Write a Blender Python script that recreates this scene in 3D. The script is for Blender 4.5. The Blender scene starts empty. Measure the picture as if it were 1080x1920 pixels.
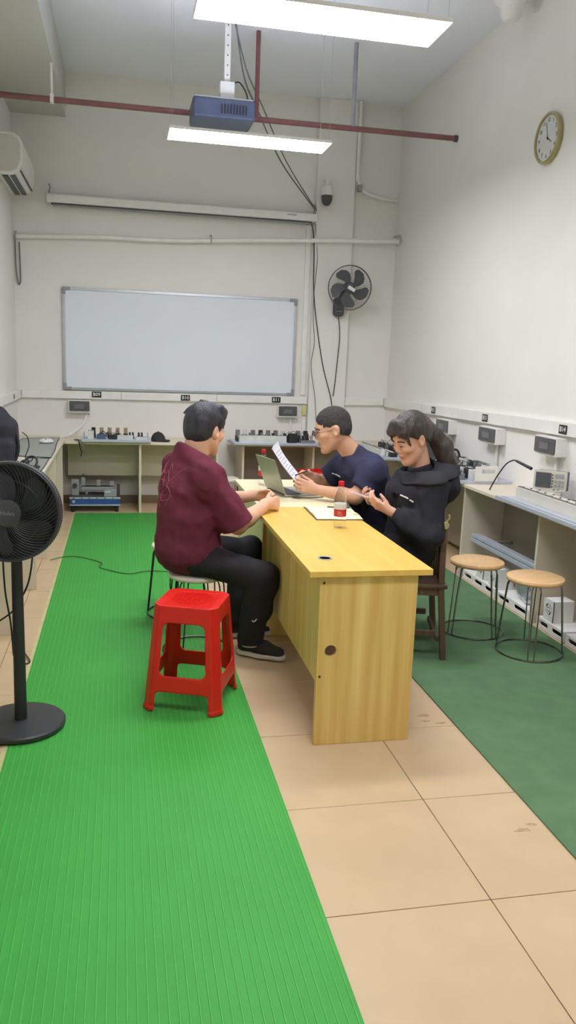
import bpy, bmesh, math, random
import numpy as np
from mathutils import Matrix, Vector
random.seed(7)
PI = math.pi
R = math.radians
C = bpy.context.scene.collection
scn = bpy.context.scene

# ---------------------------------------------------------------- camera
cam_d = bpy.data.cameras.new('camera')
cam = bpy.data.objects.new('camera', cam_d); C.objects.link(cam)
fwd = Vector((0.20435894, 0.96087078, -0.18698867))
rgt = Vector((0.97889311, -0.20106167, 0.03664006))
upv = Vector((0.00238989, 0.19052964, 0.98167853))
cam.matrix_world = Matrix(((rgt.x, upv.x, -fwd.x, 0), (rgt.y, upv.y, -fwd.y, 0), (rgt.z, upv.z, -fwd.z, 1.65), (0, 0, 0, 1)))
cam_d.sensor_width = 36; cam_d.sensor_fit = 'AUTO'
cam_d.lens = 1495.44 / 1920 * 36
cam_d.clip_start = .05
scn.camera = cam
# ---------------------------------------------------------------- world, exposure
w = bpy.data.worlds.new('world'); scn.world = w; w.use_nodes = True
w.node_tree.nodes['Background'].inputs[0].default_value = (.8, .85, 1, 1)
w.node_tree.nodes['Background'].inputs[1].default_value = .3
scn.view_settings.view_transform = 'Standard'
scn.view_settings.look = 'None'
scn.view_settings.gamma = 1
scn.view_settings.use_curve_mapping = False
scn.view_settings.exposure = 0.76
LAMP = 24.0                       # emission of the ceiling panels

# ---------------------------------------------------------------- materials
def lin(c):
    return tuple((x / 255 / 12.92) if x / 255 <= .04045 else ((x / 255 + .055) / 1.055) ** 2.4 for x in c[:3]) + (1,)
MATS = {}
def pm(name, col, rough=.5, metal=0, var=.06, scale=12, bump=0, bscale=60, spec=.5, trans=0, emit=0, coat=0, stretch=None, col2=None, alpha=1, ior=1.45, sheen=0):
    if name in MATS: return MATS[name]
    m = bpy.data.materials.new(name); m.use_nodes = True; MATS[name] = m
    nt = m.node_tree; N = nt.nodes; L = nt.links
    b = N['Principled BSDF']
    b.inputs['Roughness'].default_value = rough; b.inputs['Metallic'].default_value = metal
    b.inputs['Specular IOR Level'].default_value = spec; b.inputs['Transmission Weight'].default_value = trans
    b.inputs['IOR'].default_value = ior; b.inputs['Coat Weight'].default_value = coat; b.inputs['Alpha'].default_value = alpha
    b.inputs['Sheen Weight'].default_value = sheen
    base = lin(col)
    tc = N.new('ShaderNodeTexCoord'); mp = N.new('ShaderNodeMapping'); L.new(tc.outputs['Object'], mp.inputs[0])
    mp.inputs['Scale'].default_value = stretch or (1, 1, 1)
    nz = N.new('ShaderNodeTexNoise'); nz.inputs['Scale'].default_value = scale; nz.inputs['Detail'].default_value = 4
    L.new(mp.outputs[0], nz.inputs['Vector'])
    cr = N.new('ShaderNodeValToRGB')
    c2 = lin(col2) if col2 else tuple(x * (1 - 2 * var) for x in base[:3]) + (1,)
    c1 = base if col2 else tuple(min(1, x * (1 + var)) for x in base[:3]) + (1,)
    cr.color_ramp.elements[0].position = .3; cr.color_ramp.elements[1].position = .7
    cr.color_ramp.elements[0].color = c2; cr.color_ramp.elements[1].color = c1
    L.new(nz.outputs['Fac'], cr.inputs[0]); L.new(cr.outputs[0], b.inputs['Base Color'])
    if bump:
        n2 = N.new('ShaderNodeTexNoise'); n2.inputs['Scale'].default_value = bscale; n2.inputs['Detail'].default_value = 3
        L.new(mp.outputs[0], n2.inputs['Vector'])
        bp = N.new('ShaderNodeBump'); bp.inputs['Strength'].default_value = bump; bp.inputs['Distance'].default_value = .01
        L.new(n2.outputs['Fac'], bp.inputs['Height']); L.new(bp.outputs[0], b.inputs['Normal'])
    if emit:
        b.inputs['Emission Color'].default_value = base; b.inputs['Emission Strength'].default_value = emit
    return m
M_wall = pm('white_emulsion', (240, 237, 230), .85, var=.012, scale=2.5, bump=.05, bscale=90)
M_ceil = pm('ceiling_paint', (244, 246, 252), .9, var=.012, scale=2)
M_beam = pm('beam_paint', (206, 206, 198), .9, var=.012, scale=2)
M_tile = pm('beige_floor_tile', (212, 185, 147), .32, var=.03, scale=5, spec=.4)
M_grout = pm('grout', (120, 100, 78), .9)
M_base = pm('brown_baseboard_tile', (150, 128, 104), .4)
M_green = pm('bright_green_pvc', (70, 167, 70), .5, var=.03, scale=3, spec=.25)
M_rib = pm('pale_green_rib', (82, 176, 80), .45, var=.02, spec=.25)
M_dgreen = pm('dark_green_felt', (102, 134, 98), .95, var=.06, scale=9, bump=.2, bscale=300, spec=.1)
M_tape = pm('pale_edge_tape', (214, 204, 150), .5)
M_cream = pm('cream_laminate', (228, 216, 194), .45, var=.02, scale=4)
M_pale = pm('pale_desk_laminate', (232, 222, 182), .4, var=.02, scale=4)
M_deskv = pm('yellow_wood_vertical_grain', (238, 212, 134), .38, col2=(214, 172, 90), scale=2.2, stretch=(9, 9, .35))
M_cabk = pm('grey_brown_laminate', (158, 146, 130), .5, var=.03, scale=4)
M_deskt = pm('yellow_wood_top', (238, 201, 106), .32, col2=(229, 185, 86), scale=2.2, stretch=(7, .8, 1))
M_alu = pm('aluminium', (190, 194, 200), .35, metal=.9, var=.03)
M_alup = pm('aluminium_profile', (200, 208, 222), .4, metal=.35, var=.03)
M_chrome = pm('chrome', (150, 150, 145), .2, metal=1, var=.02)
M_dwire = pm('dark_chrome_wire', (70, 72, 68), .3, metal=.8, var=.02)
M_black = pm('black_plastic', (46, 48, 50), .42, var=.05)
M_soft = pm('black_satin', (60, 62, 64), .35, var=.05)
M_dgrey = pm('dark_grey_plastic', (84, 84, 88), .45)
M_grey = pm('grey_plastic', (168, 168, 166), .45)
M_wplas = pm('white_plastic', (242, 240, 234), .4, var=.02)
M_oplas = pm('off_white_plastic', (216, 212, 196), .42, var=.02)
M_red = pm('red_plastic', (226, 36, 26), .32, var=.03, spec=.5)
M_rcap = pm('red_cap', (214, 30, 44), .4)
M_pipe = pm('red_brown_pipe', (140, 92, 90), .5, var=.08)
M_hang = pm('grey_hanger', (158, 158, 164), .5)
M_seatw = pm('stool_beech', (236, 198, 146), .35, col2=(224, 180, 126), scale=3, stretch=(2, 12, 2))
M_seatp = pm('stool_pale_top', (226, 222, 204), .4, var=.02)
M_brown = pm('dark_brown_wood', (112, 88, 68), .4, col2=(84, 64, 50), scale=4, stretch=(8, 8, .6))
M_brass = pm('brass_cap', (196, 184, 140), .35, metal=.4)
M_board = pm('whiteboard_enamel', (234, 239, 247), .12, var=.008, scale=2, spec=.5)
M_wire = pm('black_cable', (40, 40, 44), .5)
M_gwire = pm('grey_cable', (120, 118, 120), .5)
M_paper = pm('paper', (240, 240, 244), .8, var=.01)
M_page = pm('cream_page', (246, 240, 196), .8, var=.015)
M_screen = pm('tinted_window', (96, 96, 98), .25, var=.05, spec=.5)
M_lapt = pm('laptop_silver', (176, 174, 160), .35, metal=.35, var=.02)
M_key = pm('keyboard_dark', (70, 68, 66), .6)
M_blue = pm('device_blue', (62, 92, 160), .4)
M_dblue = pm('navy_blue_gloss', (40, 50, 110), .12, spec=.8)
M_proj = pm('projector_slate', (82, 90, 114), .4)
M_mat = pm('green_grey_mat', (142, 152, 144), .3, var=.03)
M_clear = pm('clear_plastic', (240, 244, 246), .06, trans=.92, var=.0, ior=1.3, alpha=.55)
M_water = pm('bottle_water', (240, 245, 246), .05, trans=1, var=0, ior=1.06, alpha=.6)
M_label = pm('bottle_label', (206, 48, 56), .4)
M_labelw = pm('bottle_label_white', (226, 226, 222), .4)
M_bag = pm('dark_grey_nylon', (74, 74, 82), .75, var=.08, bump=.15, bscale=250)
M_bpack = pm('black_nylon', (50, 50, 58), .8, var=.08, bump=.2, bscale=300)
M_text = pm('white_print', (232, 232, 230), .6, var=0)
M_plate = pm('black_sign', (36, 36, 38), .45)
M_gold = pm('clock_rim', (176, 168, 120), .35, metal=.3)
M_face = pm('clock_face', (222, 222, 220), .4, var=.01)
M_cord = pm('green_grey_cord', (70, 130, 66), .5)
M_yel = pm('yellow_sticker', (220, 214, 140), .5)
M_lamp = pm('led_diffuser', (246, 247, 255), .4, var=0, emit=LAMP)
M_upfill = pm('added_up_glow', (222, 230, 255), .4, var=0, emit=LAMP * .22)  # added upward emission that brightens the ceiling and upper walls
M_orange = pm('copper_terminal', (190, 140, 100), .4)
M_silver = pm('silver_bag', (205, 205, 212), .2, metal=.6, var=.1)

# ---------------------------------------------------------------- builders
WM = {}
def wm(o):
    return WM.get(o.name, Matrix.Identity(4))
def thing(name, label, cat, loc=(0, 0, 0), rotz=0, group=None):
    o = bpy.data.objects.new(name, None); C.objects.link(o); o.empty_display_size = .05
    o.location = loc; o.rotation_euler = (0, 0, rotz)
    WM[o.name] = Matrix.Translation(loc) @ Matrix.Rotation(rotz, 4, 'Z')
    o['label'] = label; o['category'] = cat
    if group: o['group'] = group
    return o
def tag(o, label, cat, group=None):
    o['label'] = label; o['category'] = cat
    if group: o['group'] = group
    return o
def link_mesh(name, me, m, parent=None, smooth=True, angle=38, bevel=0, world=True, seg=2):
    if parent is not None and world:
        me.transform(wm(parent).inverted())
    o = bpy.data.objects.new(name, me); C.objects.link(o)
    if m is not None:
        for mm in (m if isinstance(m, (list, tuple)) else [m]): me.materials.append(mm)
    if parent is not None:
        o.parent = parent; WM[o.name] = wm(parent).copy()
    if smooth and len(me.polygons):
        me.polygons.foreach_set('use_smooth', np.ones(len(me.polygons), dtype=bool))
        me.set_sharp_from_angle(angle=R(angle))
    if bevel:
        md = o.modifiers.new('bevel', 'BEVEL'); md.width = bevel; md.segments = seg; md.limit_method = 'ANGLE'; md.angle_limit = R(40)
    return o
def frame_of(d, upd=(0, 0, 1)):
    d = Vector(d).normalized(); u = Vector(upd)
    if abs(d.dot(u)) > .98: u = Vector((1, 0, 0))
    x = u.cross(d).normalized(); y = d.cross(x)
    return x, y, d
class MB:
    def __init__(s): s.V = []; s.F = []; s.M = None
    def add(s, vs, fs):
        n = len(s.V)
        if s.M is not None: vs = [tuple(s.M @ Vector(v)) for v in vs]
        s.V += [tuple(v) for v in vs]; s.F += [tuple(i + n for i in f) for f in fs]; return s
    def box(s, x0, x1, y0, y1, z0, z1):
        return s.add([(x0, y0, z0), (x1, y0, z0), (x1, y1, z0), (x0, y1, z0), (x0, y0, z1), (x1, y0, z1), (x1, y1, z1), (x0, y1, z1)],
                     [(3, 2, 1, 0), (4, 5, 6, 7), (0, 1, 5, 4), (1, 2, 6, 5), (2, 3, 7, 6), (3, 0, 4, 7)])
    def bar(s, p0, p1, wx, wy, upd=(0, 0, 1), w2=None):
        x, y, d = frame_of(Vector(p1) - Vector(p0), upd); p0 = Vector(p0); p1 = Vector(p1); vs = []
        for p, a, b in ((p0, wx, wy), (p1, (w2 or (wx, wy))[0], (w2 or (wx, wy))[1])):
            for i, j in ((-1, -1), (1, -1), (1, 1), (-1, 1)): vs.append(p + x * (a / 2 * i) + y * (b / 2 * j))
        return s.add(vs, [(3, 2, 1, 0), (4, 5, 6, 7), (0, 1, 5, 4), (1, 2, 6, 5), (2, 3, 7, 6), (3, 0, 4, 7)])
    def cyl(s, p0, p1, r0, r1=None, n=20, cap=True):
        r1 = r0 if r1 is None else r1
        x, y, d = frame_of(Vector(p1) - Vector(p0)); vs = []
        for p, r in ((Vector(p0), r0), (Vector(p1), r1)):
            for i in range(n):
                a = 2 * PI * i / n; vs.append(p + x * (r * math.cos(a)) + y * (r * math.sin(a)))
        fs = [(i, (i + 1) % n, n + (i + 1) % n, n + i) for i in range(n)]
        if cap: fs += [tuple(range(n - 1, -1, -1)), tuple(range(n, 2 * n))]
        return s.add(vs, fs)
    def tube(s, pts, r, n=8, closed=False, sub=0):
        P = [Vector(p) for p in pts]
        if sub: P = smooth_path(P, sub, closed)
        m = len(P); vs = []; x = None
        for i, p in enumerate(P):
            a = P[(i - 1) % m] if (closed or i > 0) else p
            b = P[(i + 1) % m] if (closed or i < m - 1) else p
            d = (b - a).normalized() if (b - a).length > 1e-9 else Vector((0, 0, 1))
            if x is None: x = frame_of(d)[0]
            x = (x - d * x.dot(d))
            x = x.normalized() if x.length > 1e-6 else frame_of(d)[0]
            y = d.cross(x); rr = r[i] if isinstance(r, (list, tuple)) and not sub else (r if not isinstance(r, (list, tuple)) else r[0])
            for k in range(n):
                t = 2 * PI * k / n; vs.append(p + x * (rr * math.cos(t)) + y * (rr * math.sin(t)))
        fs = []
        for i in range(m if closed else m - 1):
            j = (i + 1) % m
            for k in range(n): fs.append((i * n + k, i * n + (k + 1) % n, j * n + (k + 1) % n, j * n + k))
        if not closed: fs += [tuple(range(n - 1, -1, -1)), tuple((m - 1) * n + k for k in range(n))]
        return s.add(vs, fs)
    def lathe(s, prof, n=32, M=None):
        vs = []; fs = []
        for r, z in prof:
            for i in range(n):
                a = 2 * PI * i / n; v = Vector((r * math.cos(a), r * math.sin(a), z)); vs.append(M @ v if M else v)
        for j in range(len(prof) - 1):
            for i in range(n): fs.append((j * n + i, j * n + (i + 1) % n, (j + 1) * n + (i + 1) % n, (j + 1) * n + i))
        if prof[0][0] > 1e-4: fs.append(tuple(range(n - 1, -1, -1)))
        if prof[-1][0] > 1e-4: fs.append(tuple((len(prof) - 1) * n + i for i in range(n)))
        return s.add(vs, fs)
    def prism(s, poly, h, M=None, holes=()):
        """flat outline in local xy (with holes), thickness h along local z"""
        bm = bmesh.new(); loops = []
        for lp in [poly] + list(holes):
            vv = [bm.verts.new((a, b, 0)) for a, b in lp]
            loops.append(vv)
            for i in range(len(vv)): bm.edges.new((vv[i], vv[(i + 1) % len(vv)]))
        bmesh.ops.triangle_fill(bm, use_beauty=True, use_dissolve=False, edges=bm.edges[:], normal=(0, 0, 1))
        bm.verts.index_update()
        vs = [v.co.copy() for v in bm.verts]; n = len(vs); fs = []
        for f in bm.faces:
            id = [v.index for v in f.verts]
            if f.normal.z < 0: id.reverse()
            fs.append(tuple(i + n for i in id)); fs.append(tuple(reversed(id)))
        for li, vv in enumerate(loops):
            id = [v.index for v in vv]
            area = sum(vs[id[i]].x * vs[id[(i + 1) % len(id)]].y - vs[id[(i + 1) % len(id)]].x * vs[id[i]].y for i in range(len(id)))
            ccw = area > 0
            if (li == 0) != ccw: id.reverse()
            for i in range(len(id)):
                a, b = id[i], id[(i + 1) % len(id)]; fs.append((a, b, b + n, a + n))
        bm.free()
        V2 = vs + [v + Vector((0, 0, h)) for v in vs]
        if M: V2 = [M @ v for v in V2]
        return s.add(V2, fs)
    def ball(s, c, r, n=14, m=9, M=None):
        r = (r, r, r) if not isinstance(r, (tuple, list)) else r
        prof = []; vs = []; fs = []
        for j in range(1, m):
            t = PI * j / m
            for i in range(n):
                a = 2 * PI * i / n
                v = Vector((r[0] * math.sin(t) * math.cos(a), r[1] * math.sin(t) * math.sin(a), r[2] * math.cos(t)))
                vs.append(Vector(c) + (M @ v if M else v))
        for j in range(m - 2):
            for i in range(n): fs.append((j * n + i, (j + 1) * n + i, (j + 1) * n + (i + 1) % n, j * n + (i + 1) % n))
        t0 = Vector((0, 0, r[2])); b0 = -t0
        vs.append(Vector(c) + (M @ t0 if M else t0)); vs.append(Vector(c) + (M @ b0 if M else b0)); k = len(vs)
        for i in range(n): fs.append((k - 2, i, (i + 1) % n)); fs.append((k - 1, (m - 2) * n + (i + 1) % n, (m - 2) * n + i))
        return s.add(vs, fs)
    def build(s, name, m, parent=None, **kw):
        me = bpy.data.meshes.new(name); me.from_pydata(s.V, [], s.F); me.update()
        return link_mesh(name, me, m, parent, **kw)
def smooth_path(P, sub, closed=False):
    out = []; m = len(P)
    for i in range(m if closed else m - 1):
        if closed: p0, p1, p2, p3 = P[(i - 1) % m], P[i], P[(i + 1) % m], P[(i + 2) % m]
        else: p0, p1, p2, p3 = P[max(i - 1, 0)], P[i], P[i + 1], P[min(i + 2, m - 1)]
        for k in range(sub):
            t = k / sub
            out.append(.5 * ((2 * p1) + (p2 - p0) * t + (2 * p0 - 5 * p1 + 4 * p2 - p3) * t * t + (3 * p1 - p0 - 3 * p2 + p3) * t ** 3))
    if not closed: out.append(P[-1])
    return out
def bx(name, b, m, parent=None, bevel=.002, **kw):
    return MB().box(*b).build(name, m, parent, bevel=bevel, **kw)
def struct(o): o['kind'] = 'structure'; return o
def kids(o): return [c for c in bpy.data.objects if c.parent == o]
def dup(root, loc, rotz, label, group=None):
    pairs = kids(root)
    r = root.copy(); C.objects.link(r); r.location = loc; r.rotation_euler = (0, 0, rotz)
    WM[r.name] = Matrix.Translation(loc) @ Matrix.Rotation(rotz, 4, 'Z')
    r['label'] = label
    if group: r['group'] = group
    for ch in pairs:
        c = ch.copy(); C.objects.link(c); c.parent = r
        for g in kids(ch):
            d = g.copy(); C.objects.link(d); d.parent = c
    return r
def rrect(w, h, r, n=5, cx=0, cy=0):
    out = []
    for sx, sy, a0 in ((1, 1, 0), (-1, 1, 90), (-1, -1, 180), (1, -1, 270)):
        for i in range(n + 1):
            a = R(a0 + 90 * i / n); out.append((cx + sx * (w / 2 - r) + r * math.cos(a), cy + sy * (h / 2 - r) + r * math.sin(a)))
    return out
def circ(cx, cy, r, n=24): return [(cx + r * math.cos(2 * PI * i / n), cy + r * math.sin(2 * PI * i / n)) for i in range(n)]
def MX(o, x, y, z=None):
    """matrix with local axes x, y (z = x cross y) at o"""
    x = Vector(x).normalized(); y = Vector(y).normalized(); z = x.cross(y)
    return Matrix(((x.x, y.x, z.x, o[0]), (x.y, y.y, z.y, o[1]), (x.z, y.z, z.z, o[2]), (0, 0, 0, 1)))
def lettering(name, txt, size, M, m, parent, ext=.0008, bold=0):
    cu = bpy.data.curves.new(name, 'FONT'); cu.body = txt; cu.size = size; cu.align_x = 'CENTER'; cu.align_y = 'CENTER'; cu.extrude = ext; cu.offset = bold
    cu.resolution_u = 3
    o = bpy.data.objects.new(name, cu)
    C.objects.link(o)
    dg = bpy.context.evaluated_depsgraph_get(); dg.update()
    me = bpy.data.meshes.new_from_object(o.evaluated_get(dg)); me.name = name
    bpy.data.objects.remove(o); bpy.data.curves.remove(cu)
    me.materials.clear(); me.transform(M)
    return link_mesh(name, me, m, parent, smooth=False)

# ---------------------------------------------------------------- signed-distance engine (bodies, clothes, moulded things)
class SDF:
    def __init__(s, lo, hi, h):
        s.lo = np.array(lo, np.float32); s.h = h
        s.n = np.ceil((np.array(hi) - np.array(lo)) / h).astype(int) + 1
        s.F = np.full(tuple(s.n), 9.0, np.float32)
    def sl(s, lo, hi):
        a = np.clip(np.floor((np.array(lo) - s.lo) / s.h).astype(int), 0, s.n - 1); b = np.clip(np.ceil((np.array(hi) - s.lo) / s.h).astype(int) + 1, 1, s.n)
        b = np.maximum(b, a + 1)
        ax = [s.lo[i] + s.h * np.arange(a[i], b[i], dtype=np.float32) for i in range(3)]
        return (slice(a[0], b[0]), slice(a[1], b[1]), slice(a[2], b[2])), ax[0][:, None, None], ax[1][None, :, None], ax[2][None, None, :]
    def mix(s, S, f, k, op):
        A = s.F[S]
        if op == 'sub': f = -f
        if op == 'add':
            if k > 0:
                hh = np.clip(.5 + .5 * (f - A) / k, 0, 1); s.F[S] = f * (1 - hh) + A * hh - k * hh * (1 - hh)
            else: s.F[S] = np.minimum(A, f)
        else:
            if k > 0:
                hh = np.clip(.5 - .5 * (f - A) / k, 0, 1); s.F[S] = f * (1 - hh) + A * hh + k * hh * (1 - hh)
            else: s.F[S] = np.maximum(A, f)
    def cap(s, a, b, ra, rb=None, k=.012, op='add', flat=None):
        """tapered capsule; flat=(axis, factor) squashes the section along axis"""
        rb = ra if rb is None else rb
        a = np.array(a, np.float32); b = np.array(b, np.float32); m = max(ra, rb) + 2 * k + .03
        S, X, Y, Z = s.sl(np.minimum(a, b) - m, np.maximum(a, b) + m)
        d = b - a; L2 = float((d * d).sum()) + 1e-12
        px, py, pz = X - a[0], Y - a[1], Z - a[2]
        t = np.clip((px * d[0] + py * d[1] + pz * d[2]) / L2, 0, 1)
        qx, qy, qz = px - t * d[0], py - t * d[1], pz - t * d[2]
        if flat is not None:
            ax = np.array(flat[0], np.float32); ax /= np.linalg.norm(ax)
            e = qx * ax[0] + qy * ax[1] + qz * ax[2]; g = flat[1] - 1
            qx, qy, qz = qx + e * g * ax[0], qy + e * g * ax[1], qz + e * g * ax[2]
        f = np.sqrt(qx * qx + qy * qy + qz * qz) - (ra + (rb - ra) * t)
        s.mix(S, f, k, op)
    def ell(s, c, r, rot=None, k=.015, op='add'):
        c = np.array(c, np.float32); m = max(r) + 2 * k + .03
        S, X, Y, Z = s.sl(c - m, c + m)
        px, py, pz = X - c[0], Y - c[1], Z - c[2]
        if rot is not None:
            q = [px * rot[0][i] + py * rot[1][i] + pz * rot[2][i] for i in range(3)]
        else: q = [px, py, pz]
        k0 = np.sqrt((q[0] / r[0]) ** 2 + (q[1] / r[1]) ** 2 + (q[2] / r[2]) ** 2)
        k1 = np.sqrt((q[0] / r[0] ** 2) ** 2 + (q[1] / r[1] ** 2) ** 2 + (q[2] / r[2] ** 2) ** 2) + 1e-6
        s.mix(S, (k0 * (k0 - 1) / k1).astype(np.float32), k, op)
    def rbox(s, c, hs, rad, rot=None, k=0, op='add'):
        c = np.array(c, np.float32); m = float(np.linalg.norm(hs)) + 2 * k + .03
        S, X, Y, Z = s.sl(c - m, c + m)
        px, py, pz = X - c[0], Y - c[1], Z - c[2]
        q = [px * rot[0][i] + py * rot[1][i] + pz * rot[2][i] for i in range(3)] if rot is not None else [px, py, pz]
        q = [np.abs(q[i]) - (hs[i] - rad) for i in range(3)]
        f = np.sqrt(np.maximum(q[0], 0) ** 2 + np.maximum(q[1], 0) ** 2 + np.maximum(q[2], 0) ** 2) + np.minimum(np.maximum(np.maximum(q[0], q[1]), q[2]), 0) - rad
        s.mix(S, f.astype(np.float32), k, op)
    def plane(s, p, n, k=.004, lo=None, hi=None):
        """keep the side opposite to n (optionally only inside a box)"""
        n = np.array(n, np.float32); n /= np.linalg.norm(n)
        S, X, Y, Z = s.sl(lo if lo is not None else s.lo, hi if hi is not None else s.lo + s.h * s.n)
        s.mix(S, ((X - p[0]) * n[0] + (Y - p[1]) * n[1] + (Z - p[2]) * n[2]).astype(np.float32), k, 'cut')
    def waves(s, amp, freq, seed=0, lo=None, hi=None, direc=None):
        rs = np.random.RandomState(seed)
        S, X, Y, Z = s.sl(lo if lo is not None else s.lo, hi if hi is not None else s.lo + s.h * s.n)
        acc = 0
        for i in range(5):
            d = rs.normal(size=3)
            if direc is not None: d = np.array(direc) * 1.5 + d * .55
            d /= np.linalg.norm(d); fr = freq * rs.uniform(.6, 1.6); ph = rs.uniform(0, 6.28)
            d2 = rs.normal(size=3); d2 /= np.linalg.norm(d2)
            acc = acc + np.sin(fr * (X * d[0] + Y * d[1] + Z * d[2]) + ph + 1.3 * np.sin(fr * .5 * (X * d2[0] + Y * d2[1] + Z * d2[2])))
        s.F[S] += (amp / 2.5 * acc).astype(np.float32)
    def at(s, P):
        P = (np.atleast_2d(np.array(P, np.float32)) - s.lo) / s.h
        i = np.clip(np.floor(P).astype(int), 0, s.n - 2); t = np.clip(P - i, 0, 1); v = 0
        for dx in (0, 1):
            for dy in (0, 1):
                for dz in (0, 1):
                    wgt = (t[:, 0] if dx else 1 - t[:, 0]) * (t[:, 1] if dy else 1 - t[:, 1]) * (t[:, 2] if dz else 1 - t[:, 2])
                    v = v + wgt * s.F[i[:, 0] + dx, i[:, 1] + dy, i[:, 2] + dz]
        return v
    def shoot(s, o, d, far=.8):
        """first surface hit from o along d (numpy march through the grid)"""
        o = np.array(o, float); d = np.array(d, float); d /= np.linalg.norm(d)
        ts = np.arange(0, far, s.h * .5); v = s.at(o + ts[:, None] * d)
        i = np.argmax(v < 0)
        if v[i] >= 0: return None
        return o + d * ts[i]
    def mesh(s, name):
        F = s.F; S = F < 0; nx, ny, nz = F.shape
        for ax in range(3):
            idx = [slice(None)] * 3
            for e in (0, -1):
                idx[ax] = e; F[tuple(idx)] = np.maximum(F[tuple(idx)], s.h * .5)
        S = F < 0
        c = np.zeros((nx - 1, ny - 1, nz - 1), np.uint8)
        for dx in (0, 1):
            for dy in (0, 1):
                for dz in (0, 1): c += S[dx:nx - 1 + dx, dy:ny - 1 + dy, dz:nz - 1 + dz]
        act = np.argwhere((c > 0) & (c < 8)); n = len(act)
        ID = np.full(c.shape, -1, np.int32); ID[act[:, 0], act[:, 1], act[:, 2]] = np.arange(n)
        pos = np.zeros((n, 3), np.float64); cnt = np.zeros(n)
        cor = [(0, 0, 0), (1, 0, 0), (0, 1, 0), (1, 1, 0), (0, 0, 1), (1, 0, 1), (0, 1, 1), (1, 1, 1)]
        val = [F[act[:, 0] + a, act[:, 1] + b, act[:, 2] + d] for a, b, d in cor]
        for i in range(8):
            for ax in range(3):
                if cor[i][ax]: continue
                j = i + (1, 2, 4)[ax]
                a, b = val[i], val[j]; m = (a < 0) != (b < 0)
                t = np.where(m, a / np.where(a - b == 0, 1, a - b), 0)
                p = np.tile(np.array(cor[i], float), (n, 1)); p[:, ax] += t
                pos[m] += p[m]; cnt[m] += 1
        V = s.lo + s.h * (act + pos / cnt[:, None])
        Q = []
        for ax in range(3):
            a1, a2 = (ax + 1) % 3, (ax + 2) % 3
            A = [slice(None)] * 3; B = [slice(None)] * 3; A[ax] = slice(0, -1); B[ax] = slice(1, None)
            s0 = S[tuple(A)]; s1 = S[tuple(B)]
            e = np.argwhere(s0 != s1)
            e = e[(e[:, a1] > 0) & (e[:, a2] > 0) & (e[:, a1] < F.shape[a1] - 1) & (e[:, a2] < F.shape[a2] - 1)]
            inside = S[e[:, 0], e[:, 1], e[:, 2]]
            def cid(o1, o2):
                q = e.copy(); q[:, a1] -= o1; q[:, a2] -= o2
                return ID[q[:, 0], q[:, 1], q[:, 2]]
            q = np.stack([cid(1, 1), cid(0, 1), cid(0, 0), cid(1, 0)], 1)
            q[~inside] = q[~inside][:, ::-1]
            Q.append(q)
        Q = np.concatenate(Q)
        # one light smoothing pass
        for _ in range(2):
            nb = np.zeros_like(V); ct = np.zeros(len(V))
            for i in range(4):
                np.add.at(nb, Q[:, i], V[Q[:, (i + 1) % 4]]); np.add.at(ct, Q[:, i], 1)
            V = V * .5 + .5 * nb / np.maximum(ct, 1)[:, None]
        me = bpy.data.meshes.new(name)
        me.vertices.add(len(V)); me.vertices.foreach_set('co', V.astype(np.float32).ravel())
        me.loops.add(len(Q) * 4); me.loops.foreach_set('vertex_index', Q.astype(np.int32).ravel())
        me.polygons.add(len(Q)); me.polygons.foreach_set('loop_start', np.arange(0, len(Q) * 4, 4, dtype=np.int32))
        me.polygons.foreach_set('loop_total', np.full(len(Q), 4, np.int32))
        me.update(calc_edges=True); me.validate()
        return me
    def build(s, name, m, parent=None, angle=80, **kw):
        return link_mesh(name, s.mesh(name), m, parent, angle=angle, **kw)
# ================================================================ the room
XL, XR, YB, YF, ZC = -1.09, 3.06, 9.05, -1.4, 4.43
fl = struct(bx('floor', (XL, XR, YF, YB, -.06, -.005), M_grout, bevel=0))
tile_me = None
TS = .59
ix0 = -4
for i in range(8):
    xa = 1.14 + TS * (i - 4); xb = xa + TS
    xa = max(xa, XL); xb = min(xb, XR)
    if xb - xa < .02: continue
    for j in range(16):
        ya = 2.06 + TS * (j - 3); yb = min(ya + TS, YB)
        if yb - ya < .03: continue
        bx('tile', (xa + .0015, xb - .0015, ya + .0015, yb - .0015, -.006, random.uniform(-.0006, 0)), M_tile, fl, bevel=.0012, seg=1)
bx('tile', (XL, XR, YF, 2.06 - 3 * TS - .003, -.006, 0), M_tile, fl, bevel=0)
struct(bx('wall_back', (XL - .1, XR + .1, YB, YB + .1, -.06, ZC), M_wall, bevel=0))
struct(bx('wall_left', (XL - .1, XL, YF, YB, -.06, ZC), M_wall, bevel=0))
struct(bx('wall_right', (XR, XR + .1, YF, YB, -.06, ZC), M_wall, bevel=0))
struct(bx('wall_front', (XL - .1, XR + .1, YF - .1, YF, -.06, ZC), M_wall, bevel=0))
struct(bx('ceiling', (XL - .1, XR + .1, YF - .1, YB + .1, ZC, ZC + .1), M_ceil, bevel=0))
struct(bx('trim_1', (XL, -.55, YF, YB, 4.0, ZC), M_beam, bevel=.004))          # ceiling beam along the left wall
struct(bx('trim_2', (2.10, 2.53, 8.98, YB, 0, ZC), M_wall, bevel=.004))        # pilaster on the back wall
struct(bx('baseboard_back', (XL, XR, YB - .012, YB, 0, .09), M_base, bevel=0))
struct(bx('baseboard_right', (XR - .012, XR, YF, YB - .012, 0, .09), M_base, bevel=0))

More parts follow.
